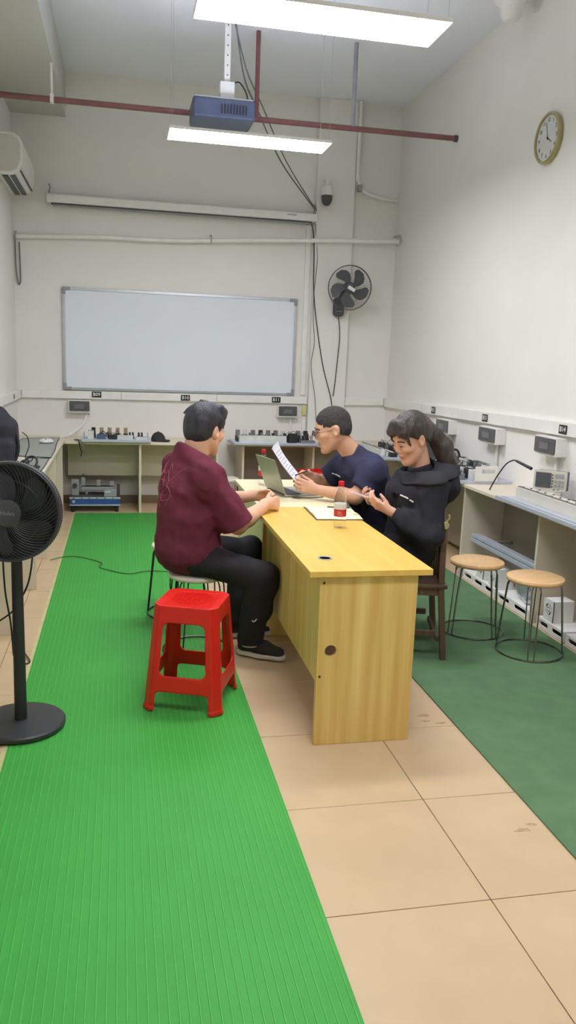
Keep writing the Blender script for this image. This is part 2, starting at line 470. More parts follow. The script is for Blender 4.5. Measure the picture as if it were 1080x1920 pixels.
M_stain = pm('brown_scuff', (190, 160, 122), .6, var=.12, scale=60)
for cx, cy, sz, sd in ((1.42, 3.36, .05, 1), (1.40, 3.30, .03, 2), (1.47, 3.27, .035, 5), (1.43, 2.40, .045, 3), (1.48, 2.43, .03, 4)):
    q = random.Random(sd); MB().prism([(cx + sz * q.uniform(.4, 1) * math.cos(2 * PI * i / 9), cy + .4 * sz * q.uniform(.4, 1) * math.sin(2 * PI * i / 9)) for i in range(9)], .0003, Matrix.Translation((0, 0, .0001))).build('scuff_mark', M_stain, fl)
# ---------------------------------------------------------------- ceiling lamps (the room's light)
def lamp(y, label):
    t = thing('ceiling_light', label, 'light', (.954, y, 3.27), 0, 'suspended light panels')
    f = MB()
    for b in ((.345, 1.563, y - .165, y - .16, 3.266, 3.286), (.345, 1.563, y + .16, y + .165, 3.266, 3.286), (.345, .35, y - .16, y + .16, 3.266, 3.286), (1.558, 1.563, y - .16, y + .16, 3.266, 3.286), (.36, 1.548, y - .15, y + .15, 3.2755, 3.283)):
        f.box(*b)
    f.build('frame', M_wplas, t)
    bx('diffuser', (.3505, 1.5575, y - .1595, y + .1595, 3.266, 3.274), M_lamp, t, bevel=0)
    bx('added_top_glow', (.40, 1.51, y - .12, y + .12, 3.2835, 3.288), M_upfill, t, bevel=0)  # added glowing sheet above the panel, unseen, lifts the upper room
    for sx in (.45, 1.46):
        for sy in (-.12, .12): MB().cyl((sx + (-.08 if sx < 1 else .08), y + sy * 1.22, 3.286), (sx + (-.08 if sx < 1 else .08), y + sy * 1.22, ZC), .0012, n=6).build('suspension_wire', M_alu, t)
    return t
lamp(4.12, 'nearer glowing rectangular light panel at the top edge of the photo')
lamp(6.40, 'farther glowing rectangular light panel hanging below the projector')
lamp(1.85, 'third light panel overhead, out of the picture')

# ---------------------------------------------------------------- floor coverings
def ribbed_mat(x0, x1, y0, y1):
    b = MB(); pitch = .03; prof = []
    x = x0
    prof = [(x0, .006), (x1, .006)]
    n = len(prof)
    vs = [(p[0], y, p[1]) for y in (y0, y1) for p in prof] + [(x0, y0, .0002), (x1, y0, .0002), (x0, y1, .0002), (x1, y1, .0002)]
    fs = [(i, i + 1, n + i + 1, n + i) for i in range(n - 1)]
    fs += [(2 * n, 2 * n + 2, n, 0)[::-1], (2 * n + 1, n - 1, 2 * n - 1, 2 * n + 3)[::-1], tuple([2 * n + 1, 2 * n] + list(range(n)))[::-1], tuple([2 * n + 2, 2 * n + 3] + list(range(2 * n - 1, n - 1, -1)))[::-1]]
    b.add(vs, fs); return b
t = thing('floor_mat', 'long bright green ribbed plastic runner on the tiled floor', 'mat', (.06, 4.4, 0))
ribbed_mat(-.472, .60, .35, 8.42).build('sheet', M_green, t, angle=20)
b = MB()
for i in range(41):
    x = -.460 + .0262 * i
    b.add([(x - .0035, .35, .0061), (x - .0018, .35, .0080), (x + .0018, .35, .0080), (x + .0035, .35, .0061), (x - .0035, 8.42, .0061), (x - .0018, 8.42, .0080), (x + .0018, 8.42, .0080), (x + .0035, 8.42, .0061)],
          [(0, 1, 5, 4), (1, 2, 6, 5), (2, 3, 7, 6), (3, 2, 1, 0), (4, 5, 6, 7), (0, 4, 7, 3)])
rb = b.build('ribs', M_rib, t, angle=20); rb['kind'] = 'stuff'
bx('edge_tape', (-.492, -.4725, .35, 8.42, .0003, .004), M_tape, t, bevel=0, )['label'] = 'pale yellow edge strip'
cp = MB()
prof = [(1.525, .0003), (1.525, .006), (1.53, .008), (XR - .02, .008), (XR - .02, .0003)]
tag(bx('floor_carpet', (1.525, 2.63, 1.0, 8.42, .0004, .008), M_dgreen, bevel=.002), 'dark green felt carpet along the right-hand benches', 'carpet')

# ---------------------------------------------------------------- benches round the walls
WT = .75
tag(bx('worktop', (XL, -.575, 2.4, YB, WT - .025, WT), M_cream, bevel=.002), 'cream worktop along the left wall behind the pedestal fan', 'worktop')
tag(bx('worktop', (-.573, 1.03, 8.43, YB, WT - .025, WT), M_cream, bevel=.002), 'cream worktop under the left half of the whiteboard', 'worktop')
tag(bx('worktop', (1.17, 2.615, 8.43, 8.975, WT - .025, WT), M_cream, bevel=.002), 'cream worktop under the wall fan at the back', 'worktop')
tag(bx('worktop', (2.62, XR, 2.4, YB, WT - .025, WT), M_cream, bevel=.002), 'cream worktop along the right wall with the oscilloscope', 'worktop')
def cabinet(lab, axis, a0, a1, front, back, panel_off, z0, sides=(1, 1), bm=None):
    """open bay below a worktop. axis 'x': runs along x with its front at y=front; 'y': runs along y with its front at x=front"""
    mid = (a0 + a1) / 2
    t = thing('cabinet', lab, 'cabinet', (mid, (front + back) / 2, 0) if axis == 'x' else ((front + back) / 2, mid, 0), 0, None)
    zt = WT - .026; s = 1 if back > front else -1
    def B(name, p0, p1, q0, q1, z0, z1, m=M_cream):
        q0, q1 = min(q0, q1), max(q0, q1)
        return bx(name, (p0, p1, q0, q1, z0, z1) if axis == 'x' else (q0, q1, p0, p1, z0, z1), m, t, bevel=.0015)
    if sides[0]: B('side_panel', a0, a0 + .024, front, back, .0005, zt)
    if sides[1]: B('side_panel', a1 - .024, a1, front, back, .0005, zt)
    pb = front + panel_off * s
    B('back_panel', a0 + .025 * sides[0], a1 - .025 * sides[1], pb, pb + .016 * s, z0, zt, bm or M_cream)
    return t
cabinet('open cream cabinet bay with the blue machine inside, back wall', 'x', -.565, .205, 8.445, 9.03, .40, .34, (0, 1))
cabinet('open cream cabinet bay half hidden behind the maroon shirt', 'x', .2055, 1.015, 8.445, 9.03, .40, .34, (0, 1))
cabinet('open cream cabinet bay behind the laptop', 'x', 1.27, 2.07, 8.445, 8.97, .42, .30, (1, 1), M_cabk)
cabinet('cream cabinet bay in the far right corner behind the navy shirt', 'x', 2.075, 2.60, 8.445, 8.97, .42, .30, (0, 1))
ly = [8.36, 7.44, 6.52, 5.64, 4.70, 3.78, 2.86]
for i in range(6):
    cabinet('cream cabinet bay of the left bench, %s' % ['at the far end beside the back wall', 'second from the back wall', 'third from the back wall', 'behind the fan head', 'beside the fan pole', 'nearest the camera'][i],
            'y', ly[i + 1], ly[i] - .001, -.585, XL + .02, .3, .05, (1, 1 if i == 0 else 0))
ry = [8.0, 6.9, 5.77, 4.61, 3.45]
for i in range(4):
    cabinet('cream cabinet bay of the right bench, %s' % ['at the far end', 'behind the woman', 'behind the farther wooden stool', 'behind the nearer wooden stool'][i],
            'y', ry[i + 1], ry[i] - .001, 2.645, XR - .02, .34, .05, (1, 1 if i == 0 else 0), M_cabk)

# ---------------------------------------------------------------- the two desks
def hole_panel(x0, x1, y0, th, z0, z1, holes):
    M = MX((0, y0 + th, 0), (1, 0, 0), (0, 0, 1))     # local x->X, y->Z, normal -> -Y
    b = MB(); b.prism([(x0, z0), (x1, z0), (x1, z1), (x0, z1)], th, M, holes); return b
d = thing('desk', 'yellow wood-grain office desk with a round cable hole in its end', 'desk', (1.05, 3.85, 0))
gx, gy = .885, 3.335
M = MX((0, 0, .765), (1, 0, 0), (0, 1, 0))
MB().prism([(.766, 3.115), (1.31, 3.115), (1.31, 4.575), (.766, 4.575)], .026, M, [circ(gx, gy, .026)]).build('desktop', M_deskt, d, bevel=.0015)
hole_panel(.818, 1.252, 3.135, .025, .0005, .7645, [circ(.876, .432, .026)]).build('end_panel', M_deskv, d, bevel=.001)
bx('end_panel', (.818, 1.252, 4.53, 4.555, .0005, .7645), M_deskv, d)
bx('modesty_panel', (.835, .851, 3.1605, 4.529, .26, .7645), M_deskv, d)
g = MB().lathe([(.0275, .7905), (.034, .7915), (.034, .7935), (.029, .7945), (.025, .793), (.0245, .767), (.0258, .767), (.0275, .7905)], 28, Matrix.Translation((gx, gy, 0))).build('grommet', M_grey, d); g['label'] = 'grey plastic cable grommet'
MB().lathe([(.0001, .781), (.0243, .781), (.0243, .784), (.0001, .784)], 24, Matrix.Translation((gx, gy, 0))).build('grommet_lid', M_dgrey, d)
MB().lathe([(.0001, 0), (.0255, 0), (.0255, .004), (.0001, .004)], 24, MX((.876, 3.156, .432), (1, 0, 0), (0, 0, 1))).build('hole_cover', M_brown, d)
for sx, sz in ((.834, .735), (.832, .317)):
    MB().lathe([(.0001, .003), (.006, .002), (.007, 0)], 12, MX((sx, 3.1355, sz), (1, 0, 0), (0, 0, 1))).build('screw', M_brown, d)
d2 = thing('desk', 'pale cream desk carrying the laptop, behind the yellow desk', 'desk', (1.07, 5.2, 0))
bx('desktop', (.80, 1.32, 4.58, 5.66, .765, .791), M_pale, d2)
bx('end_panel', (.83, 1.29, 4.60, 4.62, .0005, .7645), M_pale, d2); bx('end_panel', (.83, 1.29, 5.62, 5.64, .0005, .7645), M_pale, d2)
bx('modesty_panel', (.845, .861, 4.621, 5.619, .15, .7645), M_pale, d2)

# ---------------------------------------------------------------- whiteboard
t = thing('whiteboard', 'large blank whiteboard in an aluminium frame on the back wall', 'whiteboard', (.66, YB, 1.79))
x0, x1, z0, z1 = -.61, 1.935, 1.248, 2.325
bx('board_panel', (x0 + .02, x1 - .02, 9.022, 9.046, z0 + .02, z1 - .02), M_board, t, bevel=0)
for b in ((x0 + .03, x1 - .03, 9.014, 9.049, z0, z0 + .028), (x0 + .03, x1 - .03, 9.014, 9.049, z1 - .028, z1), (x0, x0 + .028, 9.014, 9.049, z0 + .03, z1 - .03), (x1 - .028, x1, 9.014, 9.049, z0 + .03, z1 - .03)):
    bx('frame_rail', b, M_alu, t)
for cx, sx in ((x0, 1), (x1, -1)):
    for cz, sz in ((z0, 1), (z1, -1)):
        o = MB().prism([(0, 0), (.085 * sx, 0), (.085 * sx, .034 * sz), (.034 * sx, .034 * sz), (.034 * sx, .075 * sz), (0, .075 * sz)][::(1 if sx * sz > 0 else -1)], .04, MX((cx, 9.049, cz), (1, 0, 0), (0, 0, 1))).build('corner_cap', M_dgrey if False else pm('corner_grey', (150, 150, 158), .5), t, bevel=.004); o['label'] = 'grey plastic corner piece'

# ---------------------------------------------------------------- trunking, pipes, cables
def trunking(lab, p0, p1, hgt, dep, nrm, n=3, grp='cable trunking at bench height'):
    p0 = Vector(p0); p1 = Vector(p1); nrm = Vector(nrm)
    t = thing('cable_trunking', lab, 'trunking', tuple((p0 + p1) / 2), 0, None)
    for i in range(n):
        a = p0.lerp(p1, i / n); b = p0.lerp(p1, (i + 1) / n); g = (p1 - p0).normalized() * .0015
        MB().bar(a + nrm * dep / 2 + g, b + nrm * dep / 2 - g, dep, hgt).build('cover_strip', M_wplas, t, bevel=.003)
    return t
trunking('white cable trunking below the whiteboard', (XL + .045, YB - .001, 1.195), (2.095, YB - .001, 1.203), .085, .036, (0, -1, 0), 3)
trunking('short white cable trunking right of the pilaster, back wall', (2.535, YB - .001, 1.20), (XR - .045, YB - .001, 1.21), .085, .036, (0, -1, 0), 1)
trunking('white cable trunking along the right wall above the switch boxes', (XR - .001, YB - .02, 1.20), (XR - .001, 2.6, 1.278), .095, .04, (-1, 0, 0), 4)
tl = trunking('white cable trunking on the left wall above the backpack', (XL + .001, YB - .02, 1.19), (XL + .001, 5.0, 1.19), .085, .04, (1, 0, 0), 2)
bx('socket_slot', (XL + .041, XL + .045, 8.40, 8.46, 1.17, 1.215), M_dgrey, tl)
t = thing('cable_conduit', 'long sagging white conduit across the back wall under the projector screen', 'conduit', (1, 8.9, 2.9))
MB().tube([(XL + .02, 9.0, 2.80), (-.3, 8.985, 2.84), (.5, 8.975, 2.855), (1.0, 8.97, 2.885), (2.0, 8.93, 2.945), (XR - .02, 8.86, 2.99)], .024, 10, sub=5).build('conduit', M_wplas, t)
for x, y, z in ((XL + .03, 9.0, 2.815), (.95, 8.972, 2.90), (XR - .03, 8.86, 3.02)):
    MB().tube([(x, y - .03, z - .05), (x, y - .035, z + .01), (x, y, z + .035), (x, YB - .001, z + .04)], .007, 8, sub=4).build('hook', M_grey, t)
t = thing('vertical_trunking', 'narrow white vertical trunking right of the whiteboard', 'trunking', (2.04, YB, 2))
bx('cover_strip', (2.01, 2.065, 9.022, YB - .001, 1.26, 3.12), M_wplas, t)
bx('cover_strip', (2.045, 2.085, 9.022, YB - .001, .755, 1.15), M_wplas, t)
bx('isolator_switch', (2.035, 2.08, 9.0, 9.0215, 1.03, 1.145), M_yel, t)
t = thing('sprinkler_pipe', 'thin red-brown pipe hung across the room below the ceiling', 'pipe', (1, 7.46, 3.72))
MB().cyl((XL, 7.46, 3.715), (XR, 7.46, 3.725), .024, n=14).build('pipe', M_pipe, t)
for x, m in ((1.17, M_pipe), (2.05, M_hang)): MB().cyl((x, 7.46, 3.74), (x, 7.46, ZC), .02, n=12).build('hanger', m, t)
b = MB(); b.box(-.575, -.545, 7.43, 7.49, 3.688, 3.752); b.box(-.57, -.552, 7.455, 7.465, 3.75, 4.0); b.build('bracket', M_wplas, t)
MB().cyl((XR - .03, 7.46, 3.725), (XR, 7.46, 3.725), .03, n=14).build('end_cap', M_dgrey, t)
t = thing('white_conduit', 'white plastic conduit bending round the pilaster below the ceiling', 'conduit', (2.55, 9, 3.6))
MB().tube([(2.545, 8.955, 4.42), (2.545, 8.955, 3.72), (2.56, 8.96, 3.6), (2.66, 9.0, 3.5), (2.85, 9.02, 3.46), (3.04, 9.02, 3.45)], .018, 8, sub=5).build('tube', M_wplas, t)
bx('clamp', (2.56, 2.60, 8.93, 9.0, 3.50, 3.57), M_grey, t)
def cable(lab, pts, r, m, cat='cable', name='cable', sub=6, grp=None):
    return tag(MB().tube(pts, r, 7, sub=sub).build(name, m), lab, cat, grp)
cable('black cable hanging from the screen down past the whiteboard edge to the trunking', [(2.055, 8.98, 3.13), (2.085, 8.985, 3.0), (2.095, 8.97, 2.8), (2.105, 8.97, 2.45), (2.15, 8.97, 2.1), (2.25, 8.97, 1.6), (2.37, 8.97, 1.2), (2.38, 8.97, .95)], .0055, M_wire)
cable('thin grey cable looping beside the wall fan pilaster', [(2.10, 8.97, 3.13), (2.115, 8.985, 2.97), (2.135, 8.975, 2.75), (2.11, 8.97, 2.4), (2.115, 8.97, 2.1), (2.14, 8.97, 1.85), (2.11, 8.97, 1.6), (2.17, 8.97, 1.25), (2.2, 8.97, .95)], .004, M_gwire)
cable('grey loop of cable hanging in the far left corner', [(-1.07, 9.03, 2.78), (-1.068, 9.03, 2.5), (-1.05, 9.03, 2.34), (-1.035, 9.03, 2.33), (-1.025, 9.03, 2.4), (-1.03, 9.03, 2.75)], .006, M_gwire)
cable('pair of dark cables running from the projector mount down to the screen', [(.92, 7.1, 4.36), (1.03, 7.3, 4.0), (1.2, 7.6, 3.84), (1.55, 8.2, 3.55), (2.08, 8.96, 3.28)], .007, M_gwire)
cable('second dark cable slanting from the ceiling to the screen end', [(.90, 7.1, 4.40), (1.05, 7.3, 4.06), (1.25, 7.6, 3.86), (1.6, 8.2, 3.56), (2.10, 8.97, 3.27)], .006, M_gwire)
cable('grey flexible conduit curving from the B09 switch box to the worktop', [(-.36, 9.02, 1.02), (-.37, 9.0, .97), (-.43, 8.95, .86), (-.55, 8.85, .775), (-.64, 8.8, .757)], .011, M_wplas)
cable('green-grey cord lying across the green mat toward the stools', [(-.56, 6.45, .009), (-.45, 6.54, .012), (-.33, 6.52, .0125), (-.16, 6.33, .0125), (-.17, 6.2, .0125), (-.1, 6.1, .0125), (.05, 5.98, .0125), (.2, 6.05, .0125), (.42, 6.0, .0125), (.6, 5.85, .0125)], .004, M_cord, 'cord')

# ---------------------------------------------------------------- projector, screen
t = thing('projector', 'dark projector hanging from a white pole below the ceiling', 'projector', (.82, 7.1, 3.55))
bx('casing', (.57, 1.08, 6.95, 7.3, 3.56, 3.715), M_proj, t, bevel=.02, seg=3)
bx('top_cover', (.585, 1.065, 6.965, 7.285, 3.712, 3.728), M_alu, t, bevel=.004)
MB().cyl((.72, 7.295, 3.63), (.72, 7.35, 3.63), .045, n=20).build('lens', M_black, t)
v = MB()
for i in range(9): v.box(.80 + i * .025, .81 + i * .025, 6.944, 6.952, 3.60, 3.67)
v.build('vent_slots', M_black, t)['kind'] = 'stuff'
pole = bx('mount_pole', (.835, .885, 7.08, 7.12, 3.86, ZC - .012), M_wplas, t, bevel=.003)
h = MB()
for i in range(6): h.cyl((.86, 7.0795, 3.93 + i * .075), (.86, 7.077, 3.93 + i * .075), .006, n=10)
h.build('bolt_holes', M_dgrey, pole)['kind'] = 'stuff'
bx('mount_bracket', (.80, .92, 7.05, 7.15, 3.73, 3.875), M_wplas, t, bevel=.005)
bx('ceiling_plate', (.79, .93, 7.03, 7.17, ZC - .012, ZC), M_wplas, t, bevel=.002)
MB().tube([(.90, 7.08, 3.86), (.95, 7.03, 3.87), (1.0, 7.0, 3.8), (1.02, 6.98, 3.73)], .006, 7, sub=5).build('power_lead', M_wire, t)
t = thing('projector_screen', 'closed white roll-up projector screen housing high on the back wall', 'screen', (.68, 8.98, 3.2))
bx('housing', (-.745, 2.11, 8.925, 9.03, 3.148, 3.232), M_wplas, t, bevel=.012, seg=3)
bx('screen_slot', (-.70, 2.05, 8.94, 9.0, 3.135, 3.149), M_dgrey, t, bevel=0)
bx('bottom_bar', (-.68, 2.03, 8.955, 8.985, 3.118, 3.136), M_grey, t)
for x in (-.72, 2.08):
    MB().tube([(x, 8.98, 3.23), (x, 8.98, 3.27), (x + .012, 8.97, 3.3), (x, 8.99, 3.33), (x, 9.048, 3.34)], .008, 7, sub=4).build('hanging_hook', M_grey, t)
bx('maker_badge', (1.77, 1.87, 8.922, 8.926, 3.196, 3.206), M_grey, t, bevel=0)

# ---------------------------------------------------------------- cameras on the ceiling and pilaster
t = thing('security_camera', 'security camera with dark dome on the pilaster above the wall fan', 'camera', (2.195, 8.9, 3.42))
MB().lathe([(.0001, .10), (.045, .10), (.058, .08), (.064, .02), (.066, 0), (.0001, 0)], 24, Matrix.Translation((2.195, 8.9, 3.42))).build('housing', M_wplas, t)
MB().lathe([(.0001, -.105), (.025, -.10), (.047, -.08), (.058, -.045), (.061, 0), (.0001, .0)], 24, Matrix.Translation((2.195, 8.9, 3.419))).build('dome', M_dgrey, t)
MB().tube([(2.195, 8.9, 3.51), (2.195, 8.9, 3.56), (2.195, 8.93, 3.59), (2.195, 8.979, 3.59)], .02, 10, sub=4).build('arm', M_wplas, t)
t = thing('ceiling_dome', 'white dome fitting in the corner of ceiling and right wall, top right', 'camera', (2.86, 6.1, ZC))
MB().lathe([(.0001, -.23), (.05, -.23), (.075, -.2), (.09, -.13), (.13, -.09), (.155, -.05), (.155, -.012), (.0001, -.012)], 28, Matrix.Translation((2.86, 6.1, ZC))).build('housing', M_wplas, t)
MB().lathe([(.0001, -.012), (.165, -.012), (.165, 0), (.0001, 0)], 28, Matrix.Translation((2.86, 6.1, ZC))).build('base_ring', M_grey, t)

# ---------------------------------------------------------------- wall clock
t = thing('wall_clock', 'round white wall clock with a dull gold rim, right wall', 'clock', (XR, 5.70, 3.30))
MC = MX((XR, 5.70, 3.30), (0, -1, 0), (0, 0, 1))       # local z -> -X
MB().lathe([(.0001, .001), (.172, .001), (.178, .015), (.176, .035), (.166, .044), (.157, .04), (.155, .022), (.0001, .022)], 48, MC).build('rim', M_gold, t)
MB().lathe([(.0001, .0225), (.155, .0225), (.155, .026), (.0001, .026)], 48, MC).build('dial', M_face, t)
for h in range(12):
    a = R(90 - 30 * (h + 1))
    lettering('numeral', str(h + 1), .038, MC @ Matrix.Translation((.124 * math.cos(a), .124 * math.sin(a), .027)), M_dgrey, t)
for nm, ang, ln, wd in (('hour_hand', 30 * 4 - 0, .072, .008), ('minute_hand', -14, .112, .006)):
    a = R(90 - ang)
    MB().bar(MC @ Vector((-.015 * math.cos(a), -.015 * math.sin(a), .0285)), MC @ Vector((ln * math.cos(a), ln * math.sin(a), .0285)), wd, .0015, upd=(1, 0, 0), w2=(wd * .5, .0015)).build(nm, M_black, t)
MB().lathe([(.0001, .031), (.007, .031), (.007, .026), (.0001, .026)], 14, MC).build('hub', M_black, t)

# ---------------------------------------------------------------- air conditioner
t = thing('air_conditioner', 'white wall air conditioner with dark louvres, top of the left wall', 'air conditioner', (XL, 8.4, 3.3))
prof = [(0, 0), (.14, 0), (.2, .035), (.235, .12), (.235, .25), (.215, .315), (.16, .35), (0, .35)]
b = MB(); b.prism(prof, 1.02, MX((XL, 8.92, 3.19), (1, 0, 0), (0, 0, 1))); b.build('casing', M_wplas, t, bevel=.01, seg=3)
for dx, dz, wd in ((.075, -.004, .05), (.14, -.002, .045)):
    MB().bar((XL + dx, 7.96, 3.19 + dz), (XL + dx, 8.86, 3.19 + dz), wd, .012).build('louvre', M_dgrey, t)
MB().bar((XL + .205, 7.96, 3.235), (XL + .205, 8.86, 3.235), .03, .012, upd=(.55, 0, .8)).build('louvre', M_dgrey, t)
MB().prism([(.02, .02), (.13, .02), (.185, .05), (.215, .125), (.215, .245), (.2, .3), (.15, .33), (.02, .33)], .004, MX((XL, 7.9, 3.19), (1, 0, 0), (0, 0, 1))).build('end_cover', M_oplas, t, bevel=.002)

# ---------------------------------------------------------------- number plates and switch boxes
def plate(txt, c, nrm, lab, wd=.10, ht=.062):
    nrm = Vector(nrm); x = Vector((0, 0, 1)).cross(nrm)
    M = MX(c, x, (0, 0, 1)); t = thing('number_plate', lab, 'sign', c, 0, 'bench number plates')
    MB().prism(rrect(wd, ht, .004), .004, M).build('plate', M_plate, t)
    lettering('lettering', txt, ht * .82, M @ Matrix.Translation((0, 0, .0045)), M_text, t, bold=.0006)
plate('B09', (-.262, YB - .038, 1.205), (0, -1, 0), 'black number plate reading B09 under the whiteboard, left')
plate('B10', (.70, YB - .038, 1.195), (0, -1, 0), 'black number plate reading B10 under the whiteboard, middle')
plate('B11', (1.73, YB - .038, 1.20), (0, -1, 0), 'black number plate reading B11 under the whiteboard, right')
plate('B12', (XR - .043, 7.47, 1.218), (-1, 0, 0), 'black number plate reading B12 on the right wall trunking', .095)
plate('B13', (XR - .043, 6.31, 1.23), (-1, 0, 0), 'black number plate reading B13 on the right wall trunking')
plate('B14', (XR - .043, 5.07, 1.245), (-1, 0, 0), 'black number plate reading B14 on the right wall trunking')
def switch_box(c, nrm, lab, wd=.235, ht=.135, dep=.085, lead=True):
    nrm = Vector(nrm); x = Vector((0, 0, 1)).cross(nrm); M = MX(c, x, (0, 0, 1))
    t = thing('switch_box', lab, 'switch box', c, 0, 'distribution boxes above the benches')
    MB().prism(rrect(wd, ht, .008), dep, M).build('enclosure', M_wplas, t, bevel=.004)
    MB().prism(rrect(wd * .9, ht * .8, .008, cy=.004), .012, M @ Matrix.Translation((0, 0, dep + .0005))).build('window_lid', M_screen, t, bevel=.003)
    MB().prism(rrect(wd * .42, ht * .34, .004), .004, M @ Matrix.Translation((0, 0, dep + .0126))).build('breaker_window', pm('breaker_window', (120, 120, 120), .35), t)
    if lead:
        p = M @ Vector((wd * .2, -ht / 2 - .001, .02))
        MB().cyl(p, (p[0], p[1], .80), .012, n=10).build('supply_conduit', M_wplas, t)
    return t
switch_box((-.442, YB - .001, 1.075), (0, -1, 0), 'grey-windowed switch box under plate B09 on the back wall', lead=False)
switch_box((1.86, YB - .001, 1.075), (0, -1, 0), 'grey-windowed switch box under plate B11 on the back wall')
switch_box((XR - .001, 7.11, 1.09), (-1, 0, 0), 'grey-windowed switch box under plate B12 on the right wall', .30)
switch_box((XR - .001, 6.15, 1.10), (-1, 0, 0), 'grey-windowed switch box under plate B13 on the right wall', .32)
switch_box((XR - .001, 5.21, 1.115), (-1, 0, 0), 'grey-windowed switch box under plate B14 on the right wall', .30)
# ================================================================ furniture
def round_stool(lab, loc, seat_m, wire_m, rz=0, r=.168, h=.46):
    t = thing('round_stool', lab, 'stool', loc, rz, None)
    MB().lathe([(.0001, h - .03), (r - .012, h - .03), (r - .003, h - .024), (r, h - .014), (r - .004, h - .004), (r - .014, h), (.0001, h)], 40).build('seat', seat_m, t, world=False)
    for k in range(4):
        a = R(45 + 90 * k); da = .16; P = []
        for s in (-1, 1):
            q = [(r - .05, h - .033, s * .09), (r - .028, h - .036, s * da * .9), (r - .014, h - .06, s * da), (.19, .008, s * da * .55)]
            q = [(rr * math.cos(a + aa), rr * math.sin(a + aa), z) for rr, z, aa in q]
            P += q[::-1] if s < 0 else q
        b = MB(); P2 = P[:1] + smooth_path([Vector(p) for p in P[1:-1]], 4) + P[-1:]
        b.tube(P2, .0042, 7); b.build('leg', wire_m, t, world=False)
    MB().tube([(.19 * math.cos(2 * PI * i / 40), .19 * math.sin(2 * PI * i / 40), .0056) for i in range(40)], .005, 8, closed=True).build('floor_ring', wire_m, t, world=False)
    return t
FC = .0085
round_stool('round beech stool with a floor ring, nearer of the two on the dark green felt', (2.36, 4.10, FC), M_seatw, M_chrome, R(20))
round_stool('round beech stool with a floor ring, farther of the two on the dark green felt', (2.175, 4.49, FC), M_seatw, M_chrome, R(65))
round_stool('round pale stool the man in maroon sits on', (.42, 4.345, FC), M_seatp, M_dwire, R(10))
round_stool('round pale stool half hidden behind the man in maroon', (.353, 5.02, FC), M_seatp, M_dwire, R(33))
round_stool('round pale stool in the distance by the back wall behind the clasped hands', (1.0, 7.95, .0005), M_seatp, M_dwire, R(33))
round_stool('round stool the man in the navy shirt sits on', (1.72, 4.86, FC), M_seatw, M_chrome, R(5))

# red moulded stool -------------------------------------------------
def red_stool(lab, loc, rz):
    t = thing('plastic_stool', lab, 'stool', loc, rz, None)
    H = .505; wt, wb, dt, db = .152, .190, .150, .196      # half sizes at top / bottom
    s = SDF((-.21, -.22, -.01), (.21, .22, .52), .0042)
    S, X, Y, Z = s.sl(s.lo, s.lo + s.h * s.n)
    u = Z / H
    hx = wb + (wt - wb) * u; hy = db + (dt - db) * u
    cr = .034                                               # chamfered corners
    dx = np.abs(X) - hx; dy = np.abs(Y) - hy
    d = np.maximum(np.maximum(dx, dy), (dx + dy) * .7071 + cr * .7071)
    shell = np.abs(d + .004) - .0045
    shell = np.maximum(shell, np.maximum(Z - H, -Z))
    def rr(a, b, ca, cb, ha, hb, r):
        qa = np.abs(a - ca) - (ha - r); qb = np.abs(b - cb) - (hb - r)
        return np.sqrt(np.maximum(qa, 0) ** 2 + np.maximum(qb, 0) ** 2) + np.minimum(np.maximum(qa, qb), 0) - r
    for A, hh in ((X, hx), (Y, hy)):
        win = rr(A / (hh / .15), Z, 0, .298, .094, .126, .028)
        arch = rr(A / (hh / .15), Z, 0, .02, .104, .075, .02)
        shell = np.maximum(shell, -np.minimum(win, arch))
    # raised bead round the lower band, thickened feet
    dfoot = np.maximum(np.abs(d + .003) - .007, Z - .022); dfoot = np.maximum(dfoot, -Z)
    for A, hh in ((X, hx), (Y, hy)): dfoot = np.maximum(dfoot, -rr(A / (hh / .15), Z, 0, .02, .104, .075, .02))
    shell = np.minimum(shell, dfoot)
    s.F[S] = shell
    s.build('leg_frame', M_red, t, world=False, angle=60)
    s = SDF((-.17, -.17, .46), (.17, .17, .52), .0036)
    S, X, Y, Z = s.sl(s.lo, s.lo + s.h * s.n)
    dx = np.abs(X) - wt - .001; dy = np.abs(Y) - dt - .001
    d = np.maximum(np.maximum(dx, dy), (dx + dy) * .7071 + .024)
    dd = np.maximum(d, np.maximum(Z - H, .490 - Z)) 
    s.F[S] = dd
    s.rbox((0, 0, H), (.105, .105, .0035), .003, k=.003, op='sub')
    s.cap((0, 0, .45), (0, 0, .52), .007, k=.002, op='sub')
    s.build('seat', M_red, t, world=False, angle=60)
    b = MB()
    for i in range(-7, 8):
        for j in range(-7, 8):
            if abs(i) + abs(j) > 10 or (i == 0 and j == 0): continue
            b.box(i * .013 - .0038, i * .013 + .0038, j * .013 - .0038, j * .013 + .0038, H - .0045, H - .0012)
    g = b.build('grip_studs', M_red, t, world=False); g['kind'] = 'stuff'
    return t
rs = red_stool('bright red moulded plastic stool standing on the green mat', (.335, 3.685, .0085), R(-20.5))
dup(rs, (2.02, 8.20, .0005), R(8), 'red plastic stool pushed under the back bench behind the laptop')

